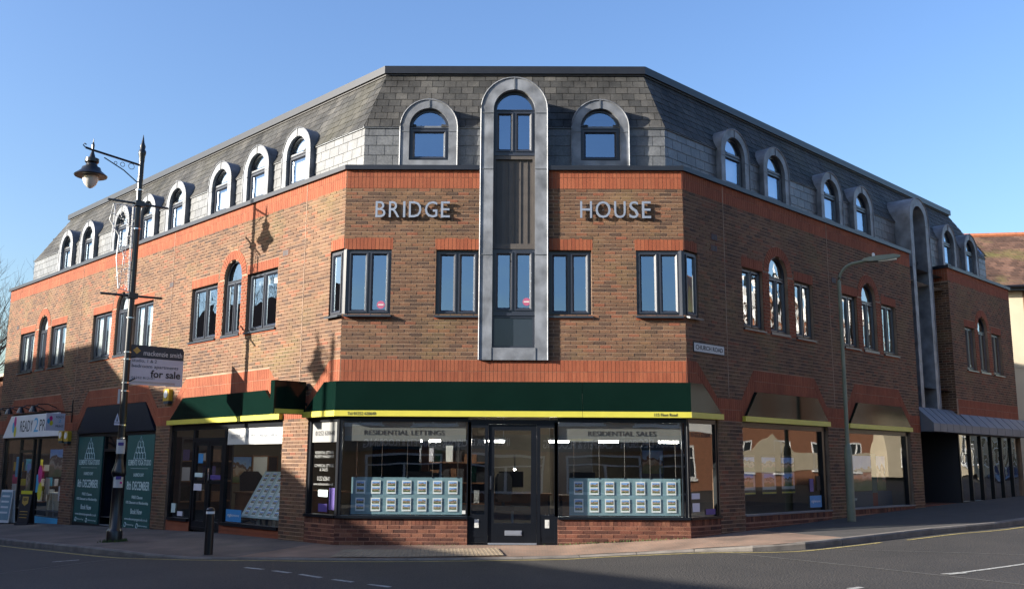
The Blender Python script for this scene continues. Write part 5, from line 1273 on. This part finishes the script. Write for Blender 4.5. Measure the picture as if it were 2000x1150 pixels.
# ------------------------------------------------------------------ street furniture
def pz(x, y):        # pavement height
    bd = min(range(len(KP)), key=lambda i: (KP[i][0]-x)**2+(KP[i][1]-y)**2)
    k = KP[bd]; b = BPt[bd]; dk = math.hypot(k[0]-b[0], k[1]-b[1]); t = max(0, min(1, math.hypot(x-b[0], y-b[1])/dk))
    return TZf(b[0])+(kerb_top(*k)-TZf(b[0]))*t
INN = ML.to_3x3() @ Vector((0, 1, 0)); OUT = -INN
def black_lamp(x, y, lab, face=-1):
    z = pz(x, y) if dist(x, y) < 2.7 else road_z(x, y)+.05
    t = thing('street_lamp', lab, 'street lamp', frame(Vector((x, y, z)), ML.to_3x3() @ Vector((0, face, 0))), 'black ornamental street lamps')     # local x = out over the road
    mb('black').lathe([(.145, 0), (.145, .20), (.13, .23), (.105, .26), (.10, 1.20), (.12, 1.24), (.135, 1.28), (.125, 1.34), (.085, 1.46), (.075, 1.55)], 14).build('base', t, smooth=True)
    mb('black').lathe([(.07, 1.5), (.064, 3.4), (.062, 5.1), (.056, 6.6), (.052, 7.55)], 12).build('column', t, smooth=True)
    mb('black').lathe([(.058, 7.5), (.06, 7.6), (.075, 7.66), (.075, 7.72), (.05, 7.76), (.06, 7.82), (.03, 7.90), (.004, 8.07)], 10).build('finial', t, smooth=True)
    b = mb('black'); b.tube([(0, 0, 7.42), (.98, 0, 7.42+.10), (1.12, 0, 7.54)], .022, 6); b.tube([(.05, 0, 7.05), (.35, 0, 7.25), (.75, 0, 7.42)], .012, 5); b.tube([(1.12, 0, 7.54), (1.17, 0, 7.58), (1.15, 0, 7.62), (1.11, 0, 7.60)], .012, 5)
    for c, r in ((.2, .06), (.38, .045), (.52, .03)): b.tube([(c+r*math.cos(2*PI*i/10), 0, 7.36+r*math.sin(2*PI*i/10)) for i in range(11)], .006, 4, False)
    b.build('bracket', t)
    h = mb('black'); h.lathe([(.02, .0), (.03, .14), (.012, .2), (.002, .28)], 8, (.98, 0, 7.48)); h.build('spike', t)
    h = mb('black'); h.lathe([(.30, -.52), (.31, -.50), (.19, -.40), (.17, -.34), (.115, -.31), (.10, -.26), (.13, -.23), (.13, -.16), (.06, -.13), (.02, 0)], 18, (.98, 0, 7.50)); h.build('lantern_hood', t, smooth=True)
    g = mb('lampglass'); g.lathe([(.01, -.76), (.06, -.735), (.115, -.67), (.145, -.59), (.15, -.51)], 14, (.98, 0, 7.50)); g.build('lantern_bowl', t, smooth=True)
    return t
lamp = black_lamp(-7.58, 1.67, 'black ornamental street lamp with hanging lantern and cross bars, left of the corner')
for zz in (6.62, 4.74):
    mb('black').tube([(-.62, .0, zz+.02), (.62, 0, zz-.02)], .024, 7).box(-.09, .09, -.09, .09, zz-.06, zz+.05).build('banner_bar', lamp)
for zz in (6.9, 6.1, 4.3, 3.62, 3.48, 3.02, 2.86, 2.2, 1.95): mb('chrome').lathe([(.073, -.012), (.073, .012)], 12, (0, 0, zz)).build('band_clamp', lamp)
black_lamp(-14.68, -3.53, 'black ornamental street lamp outside the picture whose lantern shadows the brick wall', 1)
def festive():
    t = thing('light_ornament', 'white wire festive light ornament strapped to the black lamp post', 'decoration', frame(Vector((-7.58, 1.67, pz(-7.58, 1.67))), ML.to_3x3() @ Vector((0, -1, 0))))
    k = mb('white'); 
    def tb(P, r=.009): k.tube([(x, y, z) for x, y, z in P], r, 5)
    tb([(.08, 0, 4.82), (.10, 0, 6.55)], .014); tb([(.08, 0, 4.82), (.28, 0, 4.86), (.36, 0, 5.45), (.34, 0, 5.9), (.55, 0, 6.2), (.50, 0, 6.52), (.10, 0, 6.56)], .011)
    tb([(.14, 0, 4.85), (.2, 0, 5.5), (.16, 0, 6.1), (.30, 0, 6.5)], .007); tb([(.26, 0, 4.86), (.22, 0, 5.5), (.33, 0, 5.9)], .007); tb([(.47, 0, 5.95), (.46, 0, 6.5)], .02); tb([(.55, 0, 6.35), (.2, 0, 6.2), (.40, 0, 6.1)], .007)
    for i in range(24): z = 4.95+i*.062; tb([(.09, 0, z), (.09+.25*(1 if z > 5.2 else .8), .01*math.sin(i), z+.02*math.cos(i*2))], .004)
    k.build('wire_frame', t)
    l = mb('lampglass')
    for i in range(40):
        z = 4.9+i*.041
        for x in (.1, .2+.13*math.sin(i*.4)): l.box(x-.009, x+.009, -.025, -.006, z, z+.02)
    l.build('bulbs', t)
festive()
def sale_board():
    m = frame(Vector((-7.58, 1.67, 0))+INN*.08, INN)        # local x towards the building, faces -y local
    t = thing('estate_agent_board', 'navy and white for sale board fixed to the black lamp post', 'sign board')
    m = m @ T3(-.02, -.0, .07)
    mb('lilac').prism([(.0, 2.80), (1.10, 2.80), (1.10, 3.52), (1.06, 3.58), (.0, 3.58)], 0, .025).build('panel', t, m); mb('slateblue').prism([(0, 3.33), (1.10, 3.33), (1.10, 3.52), (1.06, 3.58), (0, 3.58)], -.004, 0).build('header', t, m)
    g = mb('gold'); g.plate([(.12, 3.40), (.20, 3.47), (.12, 3.54), (.04, 3.47)], -.006); g.build('emblem', t, m)
    text_obj('mackenzie smith', .80, .10, 'white', 'lettering', t, m @ T3(.66, -.006, 3.385)); text_obj('studio, 1 & 2', .50, .075, 'slateblue', 'lettering', t, m @ T3(.29, -.002, 3.235)); text_obj('bedroom apartments', .96, .085, 'slateblue', 'lettering', t, m @ T3(.52, -.002, 3.12)); text_obj('for sale', .62, .15, 'dark', 'lettering', t, m @ T3(.74, -.002, 2.955), bold=.02); text_obj('01252 812121', .46, .045, 'slateblue', 'lettering', t, m @ T3(.28, -.002, 2.915)); mb('steel').quad((.03, -.002, 2.83), (.95, -.002, 2.83), (.95, -.002, 2.87), (.03, -.002, 2.87)).build('foot_line', t, m)
    mb('black').tube([(-.08, .01, 3.30), (.1, -.012, 3.34)], .014, 5).tube([(-.08, .01, 2.80), (.12, -.012, 2.92)], .014, 5).build('bracket', t, m)
sale_board()
def on_post(zc, w, h, name, lab, cat, parts):
    ang = math.atan2(-17.3-1.67, .09+7.58); m = Matrix.Translation((-7.58, 1.67, zc)) @ RZ(ang+PI/2)
    t = thing(name, lab, cat, m); parts(t); return t
def notice(t, w=.19, h=.27, y=-.115):
    k = mb('whitevinyl'); vs = []
    for i in range(5):
        a = (-.5+i/4)*w/.1; vs += [(.105*math.sin(a), -.112*math.cos(a), -h/2), (.105*math.sin(a), -.112*math.cos(a), h/2)]
    k.add(vs, [(2*i, 2*i+2, 2*i+3, 2*i+1) for i in range(4)]); k.build('sheet', t)
    p = mb('purple'); p.box(-.05, .05, -.118, -.113, .02, .08); p.build('print', t)
on_post(1.66, .19, .27, 'paper_notice', 'white paper notice wrapped round the black lamp post, the upper of two', 'notice', lambda t: notice(t, .17)); 
def n2(t): notice(t); mb('magenta').box(.03, .07, -.121, -.117, -.06, -.02).build('print', t)
on_post(1.02, .2, .3, 'paper_notice', 'white paper notice with red spot on the black lamp post, the lower of two', 'notice', n2)
def tri(t):
    mb('lilac').prism([(-.15, -.08), (-.05, -.08), (-.10, .10)], -.09, -.08).build('plate', t); mb('lilac').box(-.15, -.05, -.09, -.08, -.13, -.095).build('lower_plate', t); mb('dark').prism([(-.115, -.06), (-.085, -.06), (-.10, .04)], -.094, -.09).build('mark', t)
on_post(2.2, .2, .3, 'warning_plate', 'small white triangular plate on the side of the black lamp post', 'sign', tri)
on_post(2.62, .2, .3, 'number_plate', 'narrow white number strip on the black lamp post', 'sign', lambda t: mb('whitevinyl').box(-.12, -.08, -.07, -.06, -.14, .14).build('plate', t))
def weeds():
    k = mb('grass')
    for i in range(160):
        a = random.uniform(0, 2*PI); r = .15+abs(random.gauss(0, .06)); x, y = -7.58+r*math.cos(a), 1.67+r*math.sin(a); z = pz(x, y); h = random.uniform(.03, .08); d = random.uniform(0, PI)
        k.add([(x-.012*math.cos(d), y-.012*math.sin(d), z), (x+.012*math.cos(d), y+.012*math.sin(d), z), (x+random.uniform(-.03, .03), y+random.uniform(-.03, .03), z+h)], [(0, 1, 2)])
    for i in range(500):
        u = random.uniform(-HW, HW)
        if -.8 < u < .8 and random.random() < .9: continue
        z = pz(u, -.02); h = random.uniform(.015, .05); d = random.uniform(0, PI); y = -random.uniform(.004, .05)
        k.add([(u-.012*math.cos(d), y-.01*math.sin(d), z-.005), (u+.012*math.cos(d), y+.01*math.sin(d), z-.005), (u+random.uniform(-.03, .03), y+random.uniform(-.02, .02), z+h)], [(0, 1, 2)])
    tag(k.build('grass'), 'green weeds at the foot of the wall and lamp post', 'grass', kind='stuff')
weeds()
def green_lamp():
    x, y = 6.88, 3.0; z = pz(x, y)
    t = thing('street_lamp', 'slim sage green street lamp with curved arm on the shaded pavement', 'street lamp', T3(x, y, z))
    mb('sage').lathe([(.085, 0), (.08, 1.42), (.07, 1.48), (.045, 1.55), (.04, 1.56)], 12).build('base', t, smooth=True)
    d = Vector((.93, -.36, 0)); P = [(0, 0, 1.5), (0, 0, 4.95)]
    for i in range(1, 8): a = PI/2*i/7; P.append((d.x*.38*(1-math.cos(a)), d.y*.38*(1-math.cos(a)), 4.95+.38*math.sin(a)))
    P.append((d.x*.55, d.y*.55, 5.36)); mb('sage').tube(P, [.042, .036]+[.033]*(len(P)-2), 10).build('column', t, smooth=True)
    m = frame(Vector((d.x*.5, d.y*.5, 5.36)), (d.x, d.y, 0)) @ Matrix.Rotation(-.06, 4, 'Y')
    h = mb('sage'); n = 8; secs = [(0, .03, .0, .05), (.12, .09, -.035, .06), (.3, .11, -.05, .07), (.62, .10, -.04, .06), (.74, .05, -.01, .03)]
    for i in range(len(secs)-1):
        (a, w, z0, z1), (b, w2, y0, y1) = secs[i], secs[i+1]
        h.add([(a, -w, z0), (a, -w*.6, z1), (a, w*.6, z1), (a, w, z0), (b, -w2, y0), (b, -w2*.6, y1), (b, w2*.6, y1), (b, w2, y0)], [(0, 4, 5, 1), (1, 5, 6, 2), (2, 6, 7, 3), (3, 7, 4, 0)])
    h.build('lantern_head', t, m); mb('lampglass').box(.3, .66, -.07, .07, -.07, -.035).build('lantern_bowl', t, m); mb('white').lathe([(.03, 0), (.03, .06), (.02, .08)], 8, (.22, 0, .06)).build('photocell', t, m)
green_lamp()
def bollard():
    t = thing('bollard', 'black bollard with white reflective top on the pavement', 'bollard', T3(-5.0, -.82, pz(-5, -.82)))
    mb('black').lathe([(.075, 0), (.072, .08), (.068, .62), (.068, .72)], 14).build('post', t, smooth=True); mb('white').lathe([(.071, .655), (.071, .695)], 14).build('reflective_band', t); mb('black').lathe([(.07, .72), (.05, .75), (.01, .76)], 14).build('cap', t, smooth=True)
bollard()
def aboard(s, d, w, h, lab, dark):
    p = ML @ Vector((-s, -d, 0)); m = T3(p.x, p.y, pz(p.x, p.y)) @ RZ(-math.radians(28))
    t = thing('pavement_sign', lab, 'pavement sign', m)
    for sg in (1, -1): mb('dark' if dark else 'white').box(-w/2, w/2, -.012, .012, .04, h).build('panel', t, T3(0, -sg*.10, 0) @ Matrix.Rotation(sg*math.radians(-5), 4, 'X'))
    mb('dark').box(-w/2-.02, w/2+.02, -.16, .16, 0, .05).build('base', t)
    f = T3(0, -.10, 0) @ Matrix.Rotation(math.radians(-5), 4, 'X')
    if dark:
        mb('lime').box(-w/2, w/2, -.02, -.012, h-.09, h).build('header', t, f); mb('gold').prism([(0, h*.56), (.12, h*.64), (.12, h*.83), (-.12, h*.83), (-.12, h*.64)], -.02, -.012).build('shield', t, f); text_obj('ups', .17, .1, 'dark', 'lettering', t, f @ T3(0, -.021, h*.68), bold=.02)
        for z in (.2, .28, .36): mb('gold').box(-w*.35, w*.35, -.016, -.012, z, z+.015).build('print', t, f)
    else:
        mb('board').box(-w*.45, w*.45, -.016, -.012, .12, h-.06).build('sheet', t, f)
        for z in (.3, .45, .6, .75): mb('white').box(-w*.35, w*.3, -.02, -.016, z, z+.05).build('print', t, f)
aboard(14.05, .45, .46, .92, 'black pavement board with yellow header and shield outside the print shop', True)
aboard(15.5, .5, .5, .95, 'white and blue pavement board at the far left edge of the picture', False)

# ------------------------------------------------------------------ neighbouring buildings and trees
def house(name, lab, mw, w, d, h, rh, wall, roofm, wins=(), over=.3, hip=0, ridge=True, cat='house'):
    t = thing(name, lab, cat, mw)
    mb(wall).box(-w/2, w/2, 0, d, 0, h).prism([(-w/2, h), (w/2, h), (w/2, h+.001), (-w/2, h+.001)], 0, d).build('wall', t)
    k = mb(roofm); y0, ym, y1 = -over, d/2, d+over; z0 = h-over*rh/(d/2)
    a, b = -w/2-over, w/2+over; ra, rb = a+hip, b-hip
    k.add([(a, y0, z0), (b, y0, z0), (rb, ym, h+rh), (ra, ym, h+rh), (a, y1, z0), (b, y1, z0), (a, y0, z0-.1), (b, y0, z0-.1), (a, y1, z0-.1), (b, y1, z0-.1)], [(0, 1, 2, 3), (5, 4, 3, 2), (0, 3, 4), (1, 5, 2), (6, 7, 1, 0), (7, 9, 5, 1), (9, 8, 4, 5), (8, 6, 0, 4), (8, 9, 7, 6)]); r = k.build('roof', t)
    mb('ridge').tube([(ra, ym, h+rh+.02), (rb, ym, h+rh+.02)], .09, 6).build('ridge_tiles', r)
    for (x0, x1, z0_, z1_) in wins:
        f = mb('white'); bars_rect(f, x0, x1, z0_, z1_, .07, -.03, .02); f.box((x0+x1)/2-.03, (x0+x1)/2+.03, -.03, .02, z0_, z1_); f.box(x0, x1, -.025, .02, z0_+(z1_-z0_)*.62, z0_+(z1_-z0_)*.66); wdw = f.build('window', t)
        mb('darkpanel').quad((x0+.05, -.008, z0_+.05), (x1-.05, -.008, z0_+.05), (x1-.05, -.008, z1_-.05), (x0+.05, -.008, z1_-.05)).build('pane', wdw); mb('white').box(x0-.08, x1+.08, -.1, 0, z0_-.09, z0_-.01).build('sill', wdw)
    return t
# house behind at the right, with tiled mossy roof, cream render and brick corner
def right_house():
    ang = math.radians(-8); m = T3(17.3, 21.5, .6) @ RZ(ang)
    t = thing('tiled_house', 'cream rendered house with mossy clay tile roof and skylight beyond the right end', 'house', m)
    w, d, h, rh = 12, 9, 7.95, 3.0
    mb('render').box(0, w, 0, d, 0, h).build('wall', t)
    bk = mb('brick'); course_bricks(bk, 2.97, 4.0, .2, h-.1, [], L=.225); tag(bk.build('brick_panel', t, T3(0, -.014, 0)), kind='stuff'); mb('mortar').box(2.95, 4.02, -.008, 0, 0, h).build('brick_backing', t)
    mb('render').box(-.0, 2.95, -.02, 0, 4.6, 4.68).build('render_band', t)
    o = .35; sl = math.hypot(d/2+o, rh); N = 22; x0, x1 = -1.4, w+.4
    k = mb('tile')
    for r in range(N):
        t0, t1 = r/N, (r+1.15)/N
        for c in range(int((x1-x0)/.28)):
            a = x0+.28*c+(.14 if r % 2 else 0); b = a+.27
            e = .03+random.uniform(0, .02); ya, yb = -o+(d/2+o)*t0, -o+(d/2+o)*min(t1, 1); za, zb = h-.15+(rh+.15)*t0, h-.15+(rh+.15)*min(t1, 1)
            k.add([(a, ya, za+e), (b, ya, za+e), (b, yb, zb), (a, yb, zb), (a, ya, za), (b, ya, za)], [(0, 1, 2, 3), (4, 5, 1, 0)])
    rf = k.build('roof_tiles', t); rf['kind'] = 'stuff'
    b = mb('tile'); b.quad((x0, -o, h-.17), (x1, -o, h-.17), (x1, d/2, h+rh-.02), (x0, d/2, h+rh-.02)); b.quad((x1, d+o, h-.17), (x0, d+o, h-.17), (x0, d/2, h+rh-.02), (x1, d/2, h+rh-.02)); b.build('roof', t)
    mb('ridge').tube([(x0, d/2, h+rh+.03), (x1, d/2, h+rh+.03)], .13, 6).build('ridge_tiles', t)
    g = mb('black'); g.tube([(x0, -o-.06, h-.16), (x1, -o-.06, h-.16)], .07, 6); g.box(x0, x1, -o, -.02, h-.30, h-.17); g.build('gutter', t)
    mb('black').tube([(3.3, -.08, h-.3), (3.3, -.08, 0)], .045, 6).build('downpipe', t)
    def rp(x, tt, e=0): return (x, -o+(d/2+o)*tt, h-.15+(rh+.15)*tt+e)
    s = mb('frame'); 
    for a, b in ((1.35, 1.85), (1.9, 2.4)): s.add([rp(a, .56, .10), rp(b, .56, .10), rp(b, .82, .10), rp(a, .82, .10), rp(a, .56, 0), rp(b, .56, 0), rp(b, .82, 0), rp(a, .82, 0)], [(0, 1, 2, 3), (4, 5, 1, 0), (5, 6, 2, 1), (6, 7, 3, 2), (7, 4, 0, 3)])
    s.build('skylight', t)
    g = mb('glass'); 
    for a, b in ((1.39, 1.81), (1.94, 2.36)): g.quad(rp(a, .58, .115), rp(b, .58, .115), rp(b, .80, .115), rp(a, .80, .115))
    g.build('skylight_pane', t)
right_house()
# terrace behind the camera, reflected in the shop windows
def opposite_shop():
    t = house('carpet_shop', 'low brick shop across the road behind the viewer with carpets and flooring signs', T3(1, -25.0, -.5) @ RZ(PI), 28, 7, 5.0, 1.4, 'obrick', 'slate', [(x, x+1.9, 3.5, 4.7) for x in (-12.5, -9.2, -6, -2.8, .4, 3.6, 6.8, 10)], cat='shop')
    mb('slateblue').box(-13.5, 13.5, -.15, 0, 2.45, 3.05).build('fascia', t)
    for x in (4.4, -3.2): text_obj('INTERIOR DECISIONS - CARPETS & FLOORING', 6.2, .30, 'white', 'lettering', t, T3(x, -.152, 2.58), bold=.015)
    for x in (-12.8, -8.4, -4.4, -.2, 4.2, 8.8):
        f = mb('white'); bars_rect(f, x, x+3.2, .6, 2.3, .09, -.05, .03); f.box(x, x+3.2, -.05, .03, 1.8, 1.87); f.box(x+1.55, x+1.65, -.05, .03, .6, 1.8); f.build('shop_window', t); mb('darkpanel').quad((x+.05, -.01, .65), (x+3.15, -.01, .65), (x+3.15, -.01, 2.25), (x+.05, -.01, 2.25)).build('pane', t)
opposite_shop()
house('added_terrace', 'unseen brick terrace added behind the viewer to cut sky light on the road', T3(-23, -13, -.6) @ RZ(PI), 13, 10, 4.6, 1.8, 'obrick', 'slate', [(x, x+1.2, z, z+1.3) for x in (-5, -2, 1.4, 4) for z in (.9, 3.0)])  # unseen block put in to keep sky light off the left road
# houses across the side street, sunlit, reflected in the right hand windows
def car(mw, c):
    nm = 'dark blue' if c[2] > .05 else 'black'; mt = mat(nm.replace(' ', '_')+'_car_paint', c, .2, .2, .6, var=.02)
    t = thing('parked_car', nm+' parked car on the side street outside the picture', 'car', mw)
    k = MB().use(mt); P = [(-2.1, .3), (2.1, .3), (2.15, .75), (1.25, .92), (.55, 1.42), (-1.1, 1.46), (-1.95, .98), (-2.15, .8)]; k.prism(P, -1.7, 0); k.build('body', t)
    g = mb('darkpanel'); g.prism([(-1.7, .98), (1.0, .95), (.48, 1.36), (-1.05, 1.40)], -1.705, .005); g.build('windows', t)
    for x in (-1.3, 1.3):
        for y in (-1.6, -.1): w = mb('dark'); w.tube([(x, y-.1, .31), (x, y+.1, .31)], .31, 14); w.build('wheel', t)
def across():
    ax = -(MR.to_3x3() @ Vector((1, 0, 0)))
    def at(u, z): return frame(MR @ Vector((u, -11.5, z)), ax)
    t = house('brick_cottage', 'tall sunlit orange brick house with white gables across the side street outside the picture', at(26, .2), 13, 9, 7.6, 2.6, 'obrick', 'tile', [(x, x+1.1, z, z+1.3) for x in (-5, -1.6, 1.8, 4.6) for z in (.9, 3.2, 5.6)])
    for x in (-4.2, 0, 4.2): mb('white').prism([(x-1.5, 7.0), (x+1.5, 7.0), (x, 9.3)], -.3, 2).build('gable', t)
    mb('render').box(-6.4, 6.4, -.03, 0, .9, 1.75).build('rendered_band', t)
    for x in (-2.6, 3): mb('render').prism([(x-1.5, 1.75), (x+1.5, 1.75), (x, 2.45)], -.03, 0).build('rendered_gable', t)
    t = house('gabled_house', 'sunlit white gabled house across the side street outside the picture', at(12.5, .0), 12, 8, 6.4, 2.6, 'obrick', 'slate', [(x, x+1.1, z, z+1.2) for x in (-4.6, -1, 2.6) for z in (.9, 4.6)])
    mb('white').box(-5.9, 5.9, -.02, 0, 2.6, 4.3).build('rendered_band', t)
    for c, x in (((.01, .03, .09), 42), ((.02, .02, .022), 48.5)): car(at(x, .0) @ T3(0, -3.0, 0), c)
    house('garage_block', 'low cream building far along the side street outside the picture', at(45, .8), 22, 8, 3.4, 1.5, 'render', 'tile', [(x, x+2, .6, 2.2) for x in (-9, -5, -1, 3, 7)])
across()
# terrace on the left whose roof shades the lower wall and the road
def shade_row():
    def back(p, t): return Vector((p[0]-TRAVEL.x/math.cos(SUN_EL)*t, p[1]-TRAVEL.y/math.cos(SUN_EL)*t, p[2]+math.tan(SUN_EL)*t))
    def LPz(s, z): v = ML @ Vector((-s, 0, z)); return (v.x, v.y, z)
    t = thing('terrace_row', 'brick terrace across the main road outside the picture', 'building')
    # skyline points as seen by the sun, each put where the terrace stands
    pts = [back(LPz(80, 4.5), 15.6), back(LPz(27, 4.45), 15.6), back(LPz(11.4, 4.43), 15.6), back(LPz(9.5, 3.4), 15.7), back(LPz(6.6, 2.92), 16.0), back(LPz(1.36, 1.18), 17.0), back((-1.85, 0, 0), 17.9), back((2.5, -5.0, -.07), 18.2), back((5.6, -9.6, -.1), 18.5)]
    k = mb('obrick')
    bk = [p+Vector((-.713, -.70, 0))*7 for p in pts]
    for i in range(len(pts)-1):
        a, b, c, d = pts[i], pts[i+1], bk[i+1], bk[i]
        k.quad((a.x, a.y, -1.5), (b.x, b.y, -1.5), b, a); k.quad((d.x, d.y, -1.5), (c.x, c.y, -1.5), c, d)
    k.quad((pts[-1].x, pts[-1].y, -1.5), (bk[-1].x, bk[-1].y, -1.5), bk[-1], pts[-1]); k.quad((pts[0].x, pts[0].y, -1.5), (bk[0].x, bk[0].y, -1.5), bk[0], pts[0])
    k.build('wall', t)
    r = mb('slate')
    for i in range(len(pts)-1): r.quad(pts[i], pts[i+1], bk[i+1], bk[i])
    r.build('roof', t)
shade_row()
# neighbour beyond the left end
house('brick_neighbour', 'red brick building with pale eaves just visible at the far left edge', ML @ T3(-26.2, 1.2, -.6), 13.5, 8, 5.0, .8, 'obrick', 'render', [(x, x+1.2, 3.2, 4.5) for x in (-4, -1, 2)])
def tree(x, y, h, lab, seed, spread=.55):
    rnd = random.Random(seed); t = thing('bare_tree', lab, 'tree', T3(x, y, road_z(x, y)))
    tk = mb('bark'); cr = mb('bark')
    def grow(p, d, l, r, lev):
        n = 4; P = [p]; R_ = [r]
        for i in range(n):
            d = (d+Vector((rnd.gauss(0, .12), rnd.gauss(0, .12), rnd.gauss(.05, .08)))).normalized(); p = p+d*l/n; P.append(p); R_.append(r*(1-.5*(i+1)/n))
        (tk if lev == 0 else cr).tube(P, R_, 7 if lev == 0 else (5 if lev < 3 else 3), False)
        if lev >= 6: return
        for i in range(rnd.choice((2, 3, 3)) if lev < 5 else 3):
            q = P[rnd.randint(2, n)]; a = rnd.uniform(0, 2*PI); s = Vector((math.cos(a), math.sin(a), 0)); nd = (d*.75+s*spread+Vector((0, 0, .12))).normalized(); grow(q, nd, l*rnd.uniform(.62, .8), r*.5, lev+1)
        if lev < 5: grow(P[-1], d, l*.75, r*.5, lev+1)
    grow(Vector((0, 0, 0)), Vector((0, 0, 1)), h*.3, h*.022, 0)
    tk.build('trunk', t); cr.build('crown', t)
tree(-22.0, 17.5, 11, 'bare winter tree with fine twigs beyond the left end of the building', 3)
tree(-27, 14, 10, 'bare winter tree outside the picture reflected in the left windows', 5)
tree(-33, 22, 12, 'second bare winter tree outside the picture reflected in the left windows', 8)
tree(-38, 13, 14, 'tall bare tree outside the picture behind the terrace, reflected upstairs', 11)
tree(-46, 21, 14, 'tall bare tree outside the picture farther down the main road', 12)
